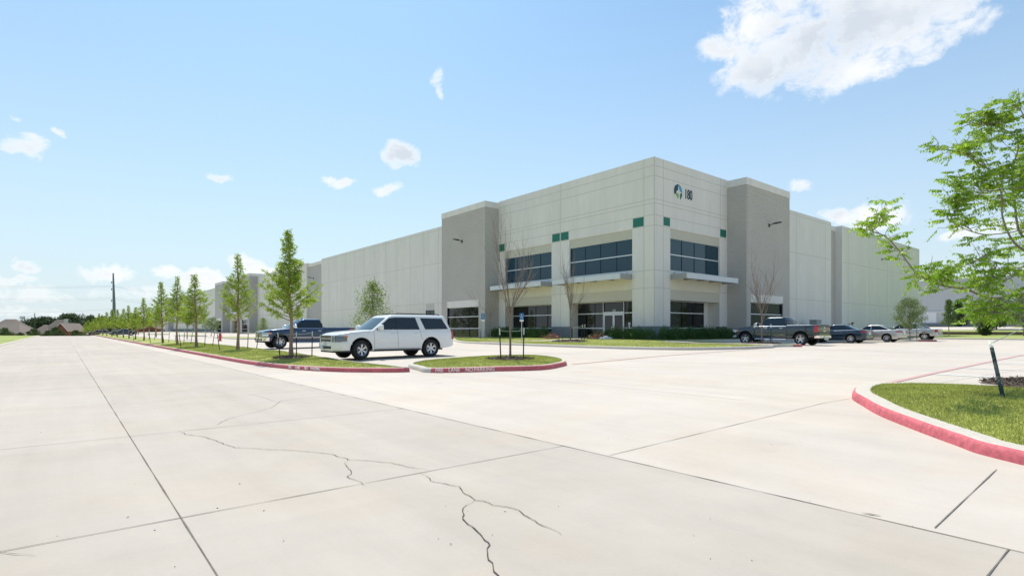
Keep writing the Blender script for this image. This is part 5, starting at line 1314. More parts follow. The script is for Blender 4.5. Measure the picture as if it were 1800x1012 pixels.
far_put(conif, 1733, 82, 'conifer', 'small dark conifer on the lawn in front of the stone wall', 1.0, 0, 1)
far_put(bush, 1752, 96, 'oak_tree', 'broad olive-green young oak above the stone wall near the right edge', 1.75, 0, 2)
far_put(bush, 1722, 118, 'shrub', 'dark rounded shrub by the grey dock ramp at right', 1.3, .1, 3)
far_put(oakR, 1800, 78, 'oak_tree', 'oak cut by the right edge of the view beyond the lot', 1.25, 0, 1)
far_put(oakS, 1765, 128, 'oak_tree', 'slim oak on the bank right of the broad olive-green oak', 1.1, 0, 2)

# ---- big pinnate-leaved tree at right, trunk just outside the view
def pinnate_tree():
    u0, v0 = T_RIGHT; g = np.random.default_rng(77); zb = zg(u0, v0) + .3; t = thing('shade_tree', 'large bright green tree with feather-like leaflets reaching in from the right edge', 'tree', (u0, v0, zb))
    def P(px, py, Y): a = at(px, py, Y); return np.array((a.x - u0, a.y - v0, a.z - zb))
    X0 = CXP + F * 9.9 / 9.75
    mb = MB(); tk = [V3(0, 0, -.05), V3(.02, 0, .8), V3(0, .02, 1.5), V3(-.02, 0, 2.1), V3(0, 0, 2.9), V3(.03, .05, 3.8), V3(0, 0, 4.7)]
    mb.tube(tk, [.10, .075, .07, .062, .05, .035, .015], 10)
    limbs = []
    limbs.append(([tk[2], P(1830, 515, 9.6), P(1790, 517, 9.5), P(1740, 524, 9.4), P(1700, 509, 9.3), P(1650, 500, 9.2), P(1610, 478, 9.1), P(1580, 440, 9.0), P(1555, 415, 8.95), P(1525, 404, 8.9)], .032))
    limbs.append(([tk[3], P(1835, 480, 9.4), P(1800, 478, 9.1), P(1770, 491, 8.9), P(1730, 500, 8.7)], .018))
    limbs.append(([tk[2], P(1850, 470, 9.7), P(1800, 440, 9.7), P(1778, 420, 9.6), P(1762, 380, 9.5), P(1760, 340, 9.4), P(1740, 300, 9.4), P(1715, 285, 9.3), P(1690, 268, 9.2), P(1650, 262, 9.1)], .030))
    limbs.append(([tk[3], P(1850, 400, 9.9), P(1797, 415, 9.8), P(1783, 350, 9.7), P(1780, 300, 9.6), P(1790, 250, 9.6), P(1760, 225, 9.5), P(1720, 215, 9.4), P(1695, 222, 9.3)], .028))
    limbs.append(([tk[3], P(1840, 430, 9.3), P(1795, 470, 9.2), P(1750, 460, 9.1), P(1715, 460, 9.0), P(1690, 470, 8.9)], .016))
    limbs.append(([tk[3], P(1830, 400, 9.2), P(1780, 408, 9.1), P(1730, 412, 9.0), P(1690, 400, 9.0), P(1665, 385, 8.9)], .016))
    limbs.append(([tk[4], P(1830, 330, 9.3), P(1790, 330, 9.2), P(1750, 335, 9.1), P(1710, 345, 9.0), P(1690, 350, 9.0)], .018))
    limbs.append(([tk[4], P(1840, 280, 9.9), P(1810, 230, 10.0), P(1795, 195, 10.0), P(1780, 185, 10)], .020))
    limbs.append(([tk[2] * .5 + tk[3] * .5, P(1850, 560, 9.3), P(1810, 530, 9.1), P(1775, 520, 9.0), P(1745, 530, 8.9), P(1722, 545, 8.9)], .012))
    for i in range(26):   # the part of the crown outside the picture, all round the trunk
        k = g.integers(3, 6); a = g.uniform(0, 2 * np.pi); L_ = g.uniform(1.1, 2.1) * (1.1 - .1 * k)
        d = V3(math.cos(a), math.sin(a), g.uniform(.35, 1.0)); cu, cv = math.cos(a), math.sin(a)
        # camera-left direction is kept to the traced limbs
        if (-cu * .77378 + cv * .63346) > -.1: L_ *= .5
        limbs.append((bez(tk[k], tk[k] + d * L_, V3(0, 0, -.1), 7), .022))
    tw = []; extra = []
    for pts, r in limbs[:9]:
        pts = [np.array(q) for q in pts]
        for i in range(2, len(pts) - 1):
            if g.random() < .6:
                d = unit(unit(pts[i + 1] - pts[i]) * .6 + g.normal(size=3) * .65 + V3(0, 0, .45)); L_ = g.uniform(.2, .42); q0 = pts[i] + (pts[i + 1] - pts[i]) * g.uniform(0, 1); extra.append((bez(q0, q0 + d * L_, g.normal(size=3) * .06, 5), .008))
    for i in range(5):    # crown mass between the traced limbs
        a = P(g.uniform(1800, 1850), g.uniform(215, 470), g.uniform(9.0, 10.3)); d = unit(g.normal(size=3) + V3(-.77378 * .5, .63346 * .5, .1)); extra.append((bez(a, a + d * g.uniform(.35, .7), g.normal(size=3) * .08, 5), .009))
    limbs += extra
    for pts, r in limbs:
        pts = [np.array(q) for q in pts]; Q = []
        for i in range(len(pts) - 1):
            p0 = pts[max(0, i - 1)]; p1 = pts[i]; p2 = pts[i + 1]; p3 = pts[min(len(pts) - 1, i + 2)]
            for j in range(4): q = j / 4; Q.append(.5 * ((2 * p1) + (p2 - p0) * q + (2 * p0 - 5 * p1 + 4 * p2 - p3) * q * q + (3 * p1 - p0 - 3 * p2 + p3) * q ** 3))
        Q.append(pts[-1]); n = len(Q); mb.tube(Q, [r * .72 * (1 - .85 * k / n) + .0025 for k in range(n)], 6, cap=False)
        for k in range(int(n * .22), n):
            for _ in range(1 if k < n * .55 else 2):
                if g.random() < .55:
                    d = unit((Q[min(n - 1, k + 1)] - Q[max(0, k - 1)]) * .5 / (np.linalg.norm(Q[min(n - 1, k + 1)] - Q[max(0, k - 1)]) + 1e-6) + g.normal(size=3) * .5 + V3(0, 0, .34)); L_ = g.uniform(.12, .38)
                    e = Q[k] + d * L_; mb.tube(bez(Q[k], e, g.normal(size=3) * .03, 4), [.006, .005, .004, .0025], 4, cap=False); tw.append((Q[k], e, d))
        tw.append((Q[-3], Q[-1], unit(Q[-1] - Q[-3])))
    C = []; D = []; Wd = []; ln = []
    for a, b, d in tw:
        for _ in range(3):
            q = a + (b - a) * g.uniform(.35, 1.05); hd = unit(d * .5 + g.normal(size=3) * [.8, .8, .35]); hd[2] = min(hd[2], .25); L_ = g.uniform(.17, .29); npair = g.integers(5, 8)
            side = unit(np.cross(hd, V3(0, 0, 1) + g.normal(size=3) * .25)); up = np.cross(side, hd)
            mb.tube([q, q + hd * L_ * .5 + V3(0, 0, -.006), q + hd * L_ + V3(0, 0, -.03)], [.0022, .0018, .001], 3, cap=False)
            for j in range(npair):
                f = .2 + .8 * j / npair; c = q + hd * L_ * f + V3(0, 0, -.03 * f * f)
                for sg in (-1, 1): C.append(c); D.append(unit(side * sg * .55 + hd * .3 + V3(0, 0, -.75) + g.normal(size=3) * .15)); Wd.append(unit(hd + g.normal(size=3) * .2)); ln.append(g.uniform(.06, .09) * (1 - .25 * f))
            C.append(q + hd * L_); D.append(unit(hd + V3(0, 0, -.2))); Wd.append(side); ln.append(.05)
    C = np.array(C); D = np.array(D); Wd = np.array(Wd); ln = np.array(ln)
    V, Fc = leaves(C, D, Wd, ln, ln * .46); link('trunk', mb.mesh('trunk', BARK_G, 60), t); link('crown', npmesh('crown', V, Fc, LEAF_PI), t)
pinnate_tree()

# ---------------------------------------------------------------- stakes and guy straps
STK = mat('stake_green_steel', (.012, .035, .035), .55, var=.3, scale=20); STKW = mat('stake_white_tip', (.66, .66, .62), .6); STRAP = mat('strap_webbing', (.52, .52, .48), .8)
def stake(b, tilt, h, label, anchor=None, grp='steel stakes round the planted trees', wht=.22, big=1.0):
    """b=(u,v,z) foot, tilt = sideways lean vector of the top, anchor = world point the strap ties to"""
    t = thing('tree_stake', label, 'stake', b, 0, grp); top = Vector((tilt[0], tilt[1], h)); w = .022 * big
    def seg(f0, f1, ww):
        a = top * f0; c = top * f1; mb = MB(); P_ = [(-ww, -.2 * ww), (ww, -.2 * ww), (ww, .3 * ww), (.25 * ww, .3 * ww), (.25 * ww, 1.1 * ww), (-.25 * ww, 1.1 * ww), (-.25 * ww, .3 * ww), (-ww, .3 * ww)]
        cd = math.atan2(b[1], b[0]) + math.pi / 2; cs, sn = math.cos(cd), math.sin(cd)
        mb.prism([(a.x + x * cs - y * sn, a.y + x * sn + y * cs, a.z) for x, y in P_], c - a); return mb
    part('post', seg(-.03, 1 - wht, w), STK, t); part('tip', seg(1 - wht, 1, w * 1.03), STKW, t)
    if anchor is not None:
        a = Vector(anchor) - Vector(b); s0 = top * .93; mb = MB(); m_ = (a + s0) / 2 + Vector((0, 0, -.02)); mb.tube([s0, m_, a], .006 * big, 5); part('strap', mb, STRAP, t)
def ring_of_stakes(uv_, who, spots, h=1.15, zoff=.16, th=1.0, strap=True):
    u, v = uv_; words = ['left', 'right', 'middle', 'rear']
    for i, (du, dv, tu, tv) in enumerate(spots):
        b = (u + du, v + dv, zg(u + du, v + dv) + zoff); stake(b, (tu, tv), h, '%s stake of the %s tied round %s' % (words[i], {2: 'pair', 3: 'three', 4: 'four'}[len(spots)], who), (u, v, zg(u, v) + zoff + th) if strap else None)
cr = lambda r, d: (r * .77378 + d * .63346, -r * .63346 + d * .77378)   # right / depth offsets to (u,v)
def sp_(r, d, tr, td): a = cr(r, d); b = cr(tr, td); return (a[0], a[1], b[0], b[1])
ring_of_stakes(treepos[0], 'the nearest cypress', [sp_(-.55, .1, -.10, 0), sp_(.70, .45, .02, 0), sp_(.25, -.12, -.01, 0)], 1.10)
for i, who in ((1, 'the second cypress'), (2, 'the third cypress'), (3, 'the fourth cypress'), (4, 'the fifth cypress'), (5, 'the sixth cypress')):
    ring_of_stakes(treepos[i], who, [sp_(-.95, -.3, -.16, 0), sp_(.85, .5, .12, .1), sp_(.45, .2, .0, .1)], 1.15, strap=(i < 3))
ring_of_stakes(G(897, 632, .14), 'the bare tree on the island', [sp_(-.33, -.35, -.05, 0), sp_(.47, .15, .02, 0)], 1.12)
ring_of_stakes(bt2, 'the bare tree by the entrance', [sp_(1.05, .2, .05, 0), sp_(.85, .35, .1, 0)], 1.25, strap=True)
ring_of_stakes(bt3, 'the thin tree by the left tower', [sp_(-.9, .2, -.12, 0), sp_(1.0, .5, .05, 0)], 1.15)
ring_of_stakes(bt4, 'the bare tree by the grey pickup', [sp_(-.55, -.2, -.02, 0), sp_(.62, .1, .02, 0)], 1.25)
ring_of_stakes((59.2, 15.6), 'the live oak by the silver pickup', [sp_(-.9, -.2, -.18, 0), sp_(.7, .1, .0, 0)], 1.2, strap=False)
b = G(1765, 706, .17); bb = (b[0], b[1], zg(*b) + .17); tl = at(1740, 597, 9.55) - Vector(bb)
stake(bb, (tl.x, tl.y), tl.z, 'large leaning stake with chipped white tip in the foreground bark mulch at right', (T_RIGHT[0], T_RIGHT[1], 1.95), None, .14, 1.25)

# ---------------------------------------------------------------- hedge, flowers, rocks
def shrub_data(seed, r=.55, h=1.0, n=2600):
    g = np.random.default_rng(seed); d = unit(g.normal(size=(n, 3))); d[:, 2] = np.abs(d[:, 2]); f = g.uniform(.55, 1.08, n) * (1 + .18 * np.sin(d[:, 0] * 9 + seed) * np.sin(d[:, 1] * 8))
    C = d * f[:, None] * [r, r, h * .92] + [0, 0, .05]; D = unit(d * .6 + g.normal(size=(n, 3)) * .5 + [0, 0, .5]); W_ = unit(np.cross(D, g.normal(size=(n, 3))))
    V, Fc = leaves(C, D, W_, g.uniform(.08, .15, n), g.uniform(.02, .035, n)); mb = MB()
    for k in range(6): a = k * 1.05; mb.tube([(0, 0, 0), (math.cos(a) * r * .3, math.sin(a) * r * .3, h * .4), (math.cos(a) * r * .6, math.sin(a) * r * .6, h * .75)], [.015, .01, .005], 4, cap=False)
    return npmesh('foliage', V, Fc, LEAF_SH), mb.mesh('stem', BARK_G)
SH = [shrub_data(51), shrub_data(52, .6, 1.05), shrub_data(53, .52, .95)]
def shrub(i, u, v, lab, grp, s=1):
    t = thing('shrub', lab, 'shrub', (u, v, zg(u, v) + .12), i * 1.9, grp); t.scale = (s, s, .88 * s * (1 + .12 * math.sin(i * 2.7))); link('foliage', SH[i % 3][0], t); link('stem', SH[i % 3][1], t)
O20 = ['first', 'second', 'third', 'fourth', 'fifth', 'sixth', 'seventh', 'eighth', 'ninth', 'tenth', 'eleventh', 'twelfth', 'thirteenth', 'fourteenth', 'fifteenth']
k = 0
for j, v in enumerate(frange(43.8, 36.2, -.72)[:11] if False else [43.8 - .72 * q for q in range(11)]): shrub(k, 33.6 + .1 * math.sin(k * 2), v, '%s shrub from the left in the hedge left of the entrance' % O20[j], 'hedge shrubs left of the entrance'); k += 1
for j, v in enumerate([29.0 - .76 * q for q in range(6)]): shrub(k, 33.7 + .1 * math.sin(k * 2), v, '%s shrub from the left in the hedge between entrance and building corner' % O20[j], 'hedge shrubs at the building corner'); k += 1
for j, u in enumerate([34.4 + .71 * q for q in range(14)]): shrub(k, u, 24.15 + .1 * math.sin(k * 2), '%s shrub from the left in the hedge below the end wall windows' % O20[j], 'hedge shrubs below the end wall'); k += 1
mb = MB(); 
for (u0, u1, v0, v1) in ((33.0, 34.9, 24.9, 29.5), (33.0, 34.9, 35.8, 44.4), (34.9, 44.1, 23.5, 25.3)):
    mb.grid([[(u, v, zg(u, v) + .155) for v in frange(v0, v1, .8)] for u in frange(u0, u1, .63)]); 
mb.f = [f[::-1] for f in mb.f]; struct('mulch_bed', mb, MULCHM)
# concrete walks let into the lawn
mb = MB()
def walk(a, b, w):
    a = np.array(a); b = np.array(b); d = unit(b - a); n_ = np.array([-d[1], d[0]]) * w / 2; k = 14; rows = []
    for i in range(k + 1): q = a + (b - a) * i / k; rows.append([(*(q - n_), zg(*q) + .168), (*(q + n_), zg(*q) + .168)])
    mb.grid(rows)
walk((24.6, 33.2), (35.0, 31.2), 1.7); walk((32.7, 15.2), (32.9, 22.6), 1.2); walk((35.2, 30.9), (36.3, 30.9), 2.4)
struct('walkway', mb, CONC_LOT)
g9 = np.random.default_rng(9)
def flowers(u, v, lab):
    n = 420; C = g9.normal(size=(n, 3)) * [.38, .38, .13] + [u, v, zg(u, v) + .33]; C[:, 2] = np.maximum(C[:, 2], zg(u, v) + .16); D = unit(g9.normal(size=(n, 3)) + [0, 0, .6]); W_ = unit(np.cross(D, g9.normal(size=(n, 3))))
    V, Fc = leaves(C, D, W_, .10, .07); me = npmesh('flower_clump', V, Fc, [FLOWER, LEAF_SH]); me.polygons.foreach_set('material_index', (g9.uniform(0, 1, n) > .55).astype(np.int32)); tag(link('flower_clump', me), lab, 'flowers')
flowers(32.2, 31.3 + 2.6, 'pink flower clump left of the entrance walk'); flowers(33.0, 29.6, 'pink flower clump right of the glass doors')
ROCK = mat('pale_rock', (.38, .42, .50), .85, var=.3, scale=9)
mb = MB(); q = (32.9, 28.6); z = zg(*q) + .13
for k_, (dx, dy, s_) in enumerate(((0, 0, .30), (.25, -.3, .22), (-.2, .25, .2))):
    mb.lathe([(.0001, z), (s_, z), (s_ * 1.02, z + s_ * .4), (s_ * .7, z + s_ * .85), (.0001, z + s_)], 7, 'z', (q[0] + dx, q[1] + dy, 0))
o = link('rock', mb.mesh('rock', ROCK, 20)); tag(o, 'pale bluish landscape rocks beside the entrance flowers', 'rock')

# ---------------------------------------------------------------- signs, hydrants, cabinet
BLUES = mat('sign_blue', (.02, .16, .42), .5); GALV = mat('galvanised', (.55, .56, .57), .45, metal=.4)
def hc_sign(u, v, h, lab, van=False):
    t = thing('parking_sign', lab, 'sign', (u, v, zg(u, v) + .12), math.atan2(-v, -u) + math.pi / 2, 'accessible parking signs')
    mb = MB(); mb.box(-.03, .03, .012, .05, 0, h); part('pole', mb, GALV, t)
    mb = MB(); mb.box(-.16, .16, -.004, .012, h - .5, h + .02); p_ = part('sign_plate', mb, BLUES, t)
    mb = MB(); mb.lathe([(.0001, -.007), (.035, -.007), (.035, -.003)], 12, 'y', (-.01, 0, h - .12))
    mb.tube([(-.01, -.008, h - .16), (-.01, -.008, h - .26), (.06, -.008, h - .26), (.08, -.008, h - .35)], .014, 5)
    mb.tube([(.0 + .085 * math.cos(a) - .01, -.008, h - .3 + .085 * math.sin(a)) for a in np.linspace(R(120), R(330), 10)], .010, 5)
    part('symbol', mb, WHT, p_)
    mb = MB(); mb.box(-.16, .16, -.004, .012, h - .66, h - .51); part('fine_plate', mb, WHT, t)
hc_sign(*uvof(917, 44.5), 2.25, 'blue accessible parking sign on the lawn behind the island tree'); hc_sign(*uvof(849, 50.5), 2.35, 'blue accessible parking sign in front of the left ribbed tower')
RED = mat('hydrant_red', (.55, .02, .03), .35, coat=.5)
def hydrant(u, v, z, lab, s=1):
    t = thing('fire_hydrant', lab, 'hydrant', (u, v, z), math.atan2(-v, -u) + math.pi / 2); t.scale = (s, s, s)
    mb = MB(); mb.lathe([(.0001, 0), (.17, 0), (.17, .04), (.115, .05), (.11, .10), (.11, .52), (.14, .53), (.14, .57), (.12, .58)], 16); part('barrel', mb, RED, t, 30)
    mb = MB(); mb.lathe([(.125, .58), (.12, .66), (.08, .73), (.03, .76), (.03, .80), (.0001, .80)], 16); part('bonnet', mb, RED, t, 40)
    for a, r in ((0, .05), (math.pi, .05), (-math.pi / 2, .07)):
        mb = MB(); c, s_ = math.cos(a), math.sin(a); mb.tube([(.09 * c, .09 * s_, .42), (.19 * c, .19 * s_, .42)], r, 10); mb.tube([(.19 * c, .19 * s_, .42), (.215 * c, .215 * s_, .42)], r * 1.2, 8); part('outlet', mb, RED, t, 40)
q = uvof(387, 58); hydrant(q[0], q[1], zg(*q), 'red fire hydrant standing in the lot left of the blue pickup', 1.1)
q = uvof(1786, 112); hydrant(q[0], q[1], 1.25, 'red fire hydrant on the lawn bank by the right edge', 1.2)
CAB = mat('cabinet_grey', (.30, .32, .32), .5)
q = uvof(1470, 56.5); t = thing('utility_cabinet', 'grey utility cabinet against the ribbed recess behind the dark blue sedan', 'cabinet', (q[0], 24.6, .6))
mb = MB(); mb.box(-.6, .6, -.35, .35, 0, 1.85); part('housing', mb, CAB, t); mb = MB(); mb.box(-.66, .66, -.4, .4, 1.85, 1.93); part('lid', mb, CAB, t)
mb = MB(); mb.box(-.02, .16, -.358, -.351, 1.02, 1.2); mb.box(-.08, .34, -.358, -.351, .68, .86); part('warning_sticker', mb, BLACKM, t)

# ---------------------------------------------------------------- person behind the dark blue sedan
SKIN = mat('skin', (.24, .12, .085), .6); SHIRT = mat('shirt_maroon', (.13, .03, .035), .8); PANT = mat('dark_trousers', (.02, .022, .03), .8); HAIRM = mat('hair_dark', (.015, .010, .008), .6)
def person():
    q = uvof(1498.5, 49.5); t = thing('person', 'person in a dark red top behind the dark blue sedan, only the head showing', 'person', (q[0], q[1], zg(*q)), R(200))
    J = {'pel': (0, 0, .93, .13, .10), 'bel': (0, 0, 1.06, .125, .09), 'che': (0, .01, 1.26, .155, .105), 'nk0': (0, 0, 1.42, .075, .07), 'nk': (0, -.005, 1.48, .05, .05), 'jaw': (0, -.025, 1.54, .062, .07), 'hd': (0, -.01, 1.61, .078, .095), 'top': (0, 0, 1.68, .06, .07)}
    E = [('pel', 'bel'), ('bel', 'che'), ('che', 'nk0'), ('nk0', 'nk'), ('nk', 'jaw'), ('jaw', 'hd'), ('hd', 'top')]
    for s, n in ((-1, 'l'), (1, 'r')):
        J.update({n + 'hip': (s * .09, 0, .86, .085, .085), n + 'kn': (s * .10, -.02, .48, .058, .06), n + 'an': (s * .10, .01, .09, .04, .045), n + 'toe': (s * .11, -.15, .035, .04, .03), n + 'sh': (s * .17, 0, 1.39, .058, .058), n + 'el': (s * .23, .02, 1.12, .04, .04), n + 'wr': (s * .24, -.08, .88, .027, .025), n + 'pa': (s * .24, -.10, .80, .036, .018)})
        E += [('pel', n + 'hip'), (n + 'hip', n + 'kn'), (n + 'kn', n + 'an'), (n + 'an', n + 'toe'), ('nk0', n + 'sh'), (n + 'sh', n + 'el'), (n + 'el', n + 'wr'), (n + 'wr', n + 'pa')]
        for k, (dx, ln) in enumerate(((-.027, .065), (-.009, .08), (.009, .075), (.027, .06))):
            a, b, c = '%sf%d' % (n, k), '%sg%d' % (n, k), '%se%d' % (n, k)
            J[a] = (s * .24 + dx * .6, -.105 + dx * .8, .765, .010, .009); J[b] = (s * .24 + dx * .6, -.115 + dx, .765 - ln * .55, .009, .008); J[c] = (s * .235 + dx * .6, -.10 + dx, .765 - ln, .007, .007); E += [(n + 'pa', a), (a, b), (b, c)]
        J[n + 't'] = (s * .22, -.145, .80, .010, .010); J[n + 'u'] = (s * .215, -.155, .765, .008, .008); E += [(n + 'pa', n + 't'), (n + 't', n + 'u')]
    names = list(J); me = bpy.data.meshes.new('body'); me.from_pydata([J[n][:3] for n in names], [(names.index(a), names.index(b)) for a, b in E], [])
    o = link('body', me, t); sk = o.modifiers.new('skin', 'SKIN'); sk.use_smooth_shade = True; su = o.modifiers.new('sub', 'SUBSURF'); su.levels = su.render_levels = 2
    for i, n in enumerate(names): me.skin_vertices[0].data[i].radius = J[n][3:]
    me.skin_vertices[0].data[0].use_root = True
    bpy.context.view_layer.update(); m2 = bpy.data.meshes.new_from_object(o.evaluated_get(bpy.context.evaluated_depsgraph_get())); o.modifiers.clear(); o.data = m2
    m2.materials.clear(); [m2.materials.append(m) for m in (SKIN, SHIRT, PANT)]
    for p_ in m2.polygons:
        c = p_.center; p_.material_index = 2 if c.z < .95 and abs(c.x) < .2 else (1 if (c.z < 1.45 and c.z > 1.05) or (abs(c.x) < .19 and c.z < 1.45) else 0)
    mb = MB(); rows = []
    for i in range(7): a = R(90 - i * 17); rows.append([(.093 * math.cos(a) * math.cos(b), .112 * math.cos(a) * math.sin(b) + (.012 if math.sin(b) > 0 else -.0), 1.615 + .105 * math.sin(a)) for b in [2 * math.pi * k / 16 for k in range(16)]])
    mb.grid(rows, 0, True); part('hair', mb, HAIRM, t, 60)
    mb = MB(); mb.hexa([(-.012, -.10, 1.57), (.012, -.10, 1.57), (.012, -.09, 1.575), (-.012, -.09, 1.575)], [(-.007, -.095, 1.615), (.007, -.095, 1.615), (.007, -.085, 1.615), (-.007, -.085, 1.615)]); part('nose', mb, SKIN, t)
    for s in (-1, 1): mb = MB(); mb.lathe([(.0001, -.098), (.009, -.097), (.011, -.09)], 8, 'y', (s * .03, 0, 1.612)); part('eye', mb, BLACKM, t)
person()

# ---------------------------------------------------------------- houses, poles, wires and trees far down the road
ROOFM = mat('shingle_roof', (.23, .185, .155), .9, var=.15, scale=3); BRICK = mat('red_brick', (.23, .075, .05), .9, var=.25, scale=5); BRICK2 = mat('tan_brick', (.30, .20, .14), .9, var=.25, scale=5)
TRIM = mat('house_trim', (.60, .57, .50), .7)
def gable(mb, x0, x1, y0, y1, z0, z1, hip=0, ov=.4):
    """ridge along x"""
    ym = (y0 + y1) / 2; x0 -= ov; x1 += ov; y0 -= ov; y1 += ov
    mb.add([(x0, y0, z0), (x1, y0, z0), (x1, y1, z0), (x0, y1, z0), (x0 + hip, ym, z1), (x1 - hip, ym, z1)], [(0, 1, 5, 4), (2, 3, 4, 5)] + ([(1, 2, 5), (3, 0, 4), (3, 2, 1, 0)] if hip else []))
def house(lab, px, Y, zf, parts, rzoff=0, brick=BRICK, chim=None, wins=()):
    u, v = uvof(px, Y); t = thing('house', lab, 'house', (u, v, zf), -math.atan2(.63346, .77378) + rzoff)
    w = MB(); r = MB(); tr = MB()
    for (x0, x1, y0, y1, h, rh, hip, along) in parts:
        w.box(x0, x1, y0, y1, -2, h)
        if along == 'x': gable(r, x0, x1, y0, y1, h + .005, rh, hip)
        else:
            m2 = MB(); gable(m2, y0, y1, x0, x1, h + .005, rh, hip); r.add([(b_, a_, c_) for a_, b_, c_ in m2.v], [f[::-1] for f in m2.f])
            w.add([(x0, y0 - .02, h), (x1, y0 - .02, h), ((x0 + x1) / 2, y0 - .02, rh - .35)], [(0, 1, 2)])
            xm = (x0 + x1) / 2; 
            for sx, ex in ((x0 - .4, xm), (x1 + .4, xm)): tr.hexa([(sx, y0 - .5, h - .1), (ex, y0 - .5, rh - .12), (ex, y0 - .42, rh - .12), (sx, y0 - .42, h - .1)], [(sx, y0 - .5, h + .12), (ex, y0 - .5, rh + .1), (ex, y0 - .42, rh + .1), (sx, y0 - .42, h + .12)])
    part('wall', w, brick, t); ro = part('roof', r, ROOFM, t)
    if tr.v: part('fascia', tr, TRIM, t)
    if chim: mb = MB(); x, y, z0, z1 = chim; mb.box(x - .45, x + .45, y - .4, y + .4, z0, z1); mb.box(x - .52, x + .52, y - .47, y + .47, z1, z1 + .18); part('chimney', mb, TRIM, ro)
    for (x, y, z, ww, hh) in wins: mb = MB(); mb.box(x - ww / 2, x + ww / 2, y - .06, y, z, z + hh); p_ = part('window', mb, GLASS_LOW, t)
house('brown-roofed house with red brick gable and pale chimney beyond the end of the road', 98, 225, -2.9, [(-7.5, 4, 0, 9, 2.8, 8.6, 4.8, 'x'), (-9.5, -3, -1, 6, 2.6, 6.4, 3, 'x'), (2, 7.5, -3, 6, 3.6, 7.0, 0, 'y'), (2.2, 6, -6, -3, .6, 3.0, 1.5, 'x')], chim=(2.3, 2.5, 5, 8.6), wins=[(-2, -.02, .6, 1.6, 1.3), (-6, -1.02, .6, 1.4, 1.2)])
house('brick house with a tall tan hipped roof at the left edge of the view', 5, 215, -2.9, [(-9, 6.5, 0, 10, 2.8, 6.8, 5.0, 'x'), (-9, 1.5, 3, 12, 4.5, 8.6, 3.5, 'x')], brick=BRICK2, wins=[(3.2, -.02, .9, .8, 1.6), (-1, -.02, .9, 1.3, 1.4)])
house('grey-roofed brick house glimpsed between the cypress trunks', 262, 330, -.6, [(-8, 5, 0, 9, 2.6, 6.0, 3, 'x'), (1, 7, -4, 5, 2.6, 5.4, 0, 'y')], chim=None, wins=[(4, -4.04, .8, 1.4, 1.3)])
# garden shed
q = uvof(50, 205); t = thing('garden_shed', 'tiny grey shed between the two houses at left', 'shed', (q[0], q[1], -2.6), -.68)
mb = MB(); mb.box(-1, 1, -1, 1, -.5, 2.0); part('wall', mb, WALL_G, t); mb = MB(); gable(mb, -1, 1, -1, 1, 2.0, 2.5); part('roof', mb, TRIM, t)
# distant trees: each with its own place
bigA = leafy(61, 13, 6.5, 1.5, LEAF_DK, 11000, (.5, .9), .35, 'round', lobes=40, ragged=.4)
bigB = leafy(62, 12, 5.5, 1.0, LEAF_MID, 9000, (.45, .85), .3, 'oak', lobes=34, ragged=.4)
bigC = leafy(63, 9, 4.0, .3, LEAF_MID, 6000, (.35, .7), .25, 'round', lobes=26, ragged=.4)
far_trees = [(12, 255, bigB, .62, 'dark oak'), (28, 262, bigA, .66, 'dense dark oak'), (45, 258, bigA, .64, 'dark round tree'), (62, 266, bigA, .98, 'broad dark oak'), (80, 262, bigA, 1.04, 'tall broad oak'), (95, 272, bigB, .95, 'dark oak'), (124, 262, bigA, 1.18, 'tallest dark oak'), (118, 250, bigB, .85, 'dark oak'), (138, 255, bigB, .72, 'dark tree'), (150, 262, bigA, .70, 'dark tree'), (165, 285, bigA, .62, 'dark tree'), (182, 290, bigA, .60, 'dark tree')]
desc = ['behind the left edge house', 'left of the stadium light', 'below the stadium light', 'beside the wooden power pole', 'right of the wooden power pole', 'behind the brown roof ridge', 'rising right of the chimney house', 'just left of the tallest one', 'right of the chimney house', 'behind the last small cypress', 'behind the far cypress row near the grey car', 'behind the steel pylon base']
for i, (px, Y, d, s_, lab) in enumerate(far_trees):
    q = uvof(px, Y); put_tree(d, q[0], q[1], -3.0, lab + ' ' + desc[i], 'oak_tree', 'dark trees on the skyline at left', (s_ * .95, s_ * .95, s_ * .74), i * 1.1)
for i, (px, Y, s_, lab) in enumerate([(8, 190, .62, 'rounded grey-green bush in front of the left edge house'), (36, 195, .42, 'low loose bush between the house and the shed'), (59, 196, .58, 'rounded bush right of the shed'), (84, 190, .50, 'bright green bush in front of the brown roof'), (98, 195, .66, 'darker bush before the middle of the brick house'), (133, 192, .52, 'wide olive bush right of the brick gable'), (142, 200, .42, 'small bush at the end of the tree row')]):
    q = uvof(px, Y); put_tree(bigC, q[0], q[1], -2.9, lab, 'bush', None, s_ * .86, i)
g5 = np.random.default_rng(15); n = 26000; aa = g5.uniform(0, 1, n); px = 150 + aa * 260; Yd = 420 + g5.uniform(-15, 15, n); hmax = 9.0 + 2.5 * np.sin(aa * 23) + 1.5 * np.sin(aa * 61); zz = -2 + (hmax + 2) * g5.uniform(0, 1, n) ** .8
X = (px - CXP) / F * Yd; C = np.stack([X * .77378 + Yd * .63346, -X * .63346 + Yd * .77378, zz], 1); D = unit(g5.normal(size=(n, 3))); W_ = unit(np.cross(D, g5.normal(size=(n, 3))))
V, Fc = leaves(C, D, W_, 1.5, 1.0); link('distant_wood', npmesh('distant_wood', V, Fc, LEAF_DK), kind='stuff')
STEEL = mat('pylon_steel', (.16, .19, .21), .6, metal=.2); WOODP = mat('pole_wood', (.10, .085, .075), .9); WIRE = mat('wire', (.10, .11, .12), .7)
PY = 360; q = uvof(200.5, PY); zt = 1.5 + (579 - 480) / F * PY
t = thing('power_pylon', 'tall grey steel power pole rising behind the cypress row', 'power pole', (q[0], q[1], -3))
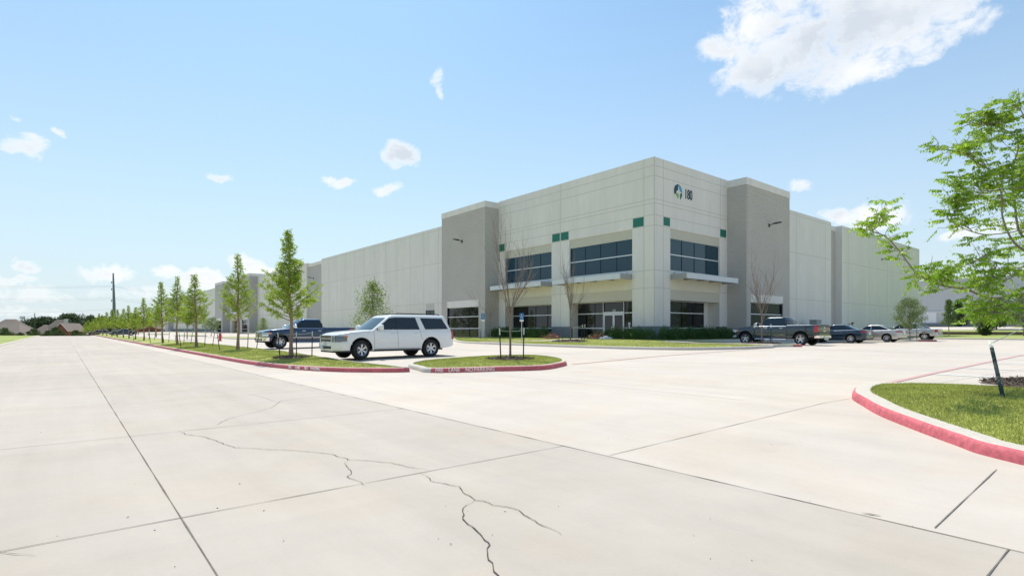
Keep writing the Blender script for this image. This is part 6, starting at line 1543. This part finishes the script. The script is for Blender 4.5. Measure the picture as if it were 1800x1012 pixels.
mb = MB(); mb.tube([(0, 0, 0), (0, 0, (zt + 3) * .5), (-.45, .3, zt + 3)], [1.15, .85, .38], 12); part('shaft', mb, STEEL, t, 40)
for z in (zt - 6, zt - 10.5, zt - 18, zt - 25): mb = MB(); mb.tube([(-1.3, 1.0, z + 3.2), (0, 0, z + 3)], .16, 6); mb.tube([(-1.3, 1.0, z + 2.2), (-1.3, 1.0, z + 3.6)], .22, 6); part('insulator', mb, STEEL, t)
def wire(p0, p1, sag, lab, r=.032):
    mb = MB(); a = Vector(p0); b = Vector(p1); mb.tube([a + (b - a) * k / 14 + Vector((0, 0, -sag * 4 * (k / 14) * (1 - k / 14))) for k in range(15)], r, 4); tag(link('power_line', mb.mesh('power_line', WIRE)), lab, 'wire', 'overhead power lines')
for nm, yl, yp, yr in (('topmost', 499, 502, 515), ('second', 502, 504, 520), ('third', 522, 523, 531), ('fourth', 525, 526, 536), ('lowest', 549, 543, 548)):
    wire(at(-60, yl, 400), at(199, yp, PY), 1.2, '%s power line running left from the steel pole' % nm); wire(at(201, yp, PY), at(330, yr, 300), 1.0, '%s power line running right from the steel pole' % nm)
q = uvof(61, 238); t = thing('utility_pole', 'dark wooden utility pole in front of the oaks at left', 'power pole', (q[0], q[1], -3)); mb = MB(); mb.tube([(0, 0, 0), (0, 0, 11.6)], [.2, .13], 8); part('shaft', mb, WOODP, t); mb = MB(); mb.box(-.06, .06, -.5, .5, 10.9, 11.05); part('crossarm', mb, WOODP, t); mb = MB(); mb.tube([(.25, 0, 9.2), (.25, 0, 10.1)], .22, 10); part('transformer', mb, STEEL, t, 40)
wire(at(-40, 573, 245), at(61, 553, 238), .8, 'thin low wire left of the wooden utility pole', .025); wire(at(61, 553, 238), at(150, 567, 250), .8, 'thin low wire right of the wooden utility pole', .025)
q = uvof(39.5, 420); t = thing('stadium_light', 'small stadium floodlight mast above the trees at left', 'light mast', (q[0], q[1], -3), -.68)
mb = MB(); mb.tube([(0, 0, 0), (0, 0, 13.5)], .22, 6); part('mast', mb, STEEL, t)
for z in (13.0, 14.0): mb = MB(); mb.box(-2.0, 2.0, -.1, .1, z, z + .12); [mb.box(x - .25, x + .25, -.35, .1, z + .12, z + .6) for x in (-1.7, -1.0, -.3, .4, 1.1, 1.75)]; part('lamp_bank', mb, STEEL, t)
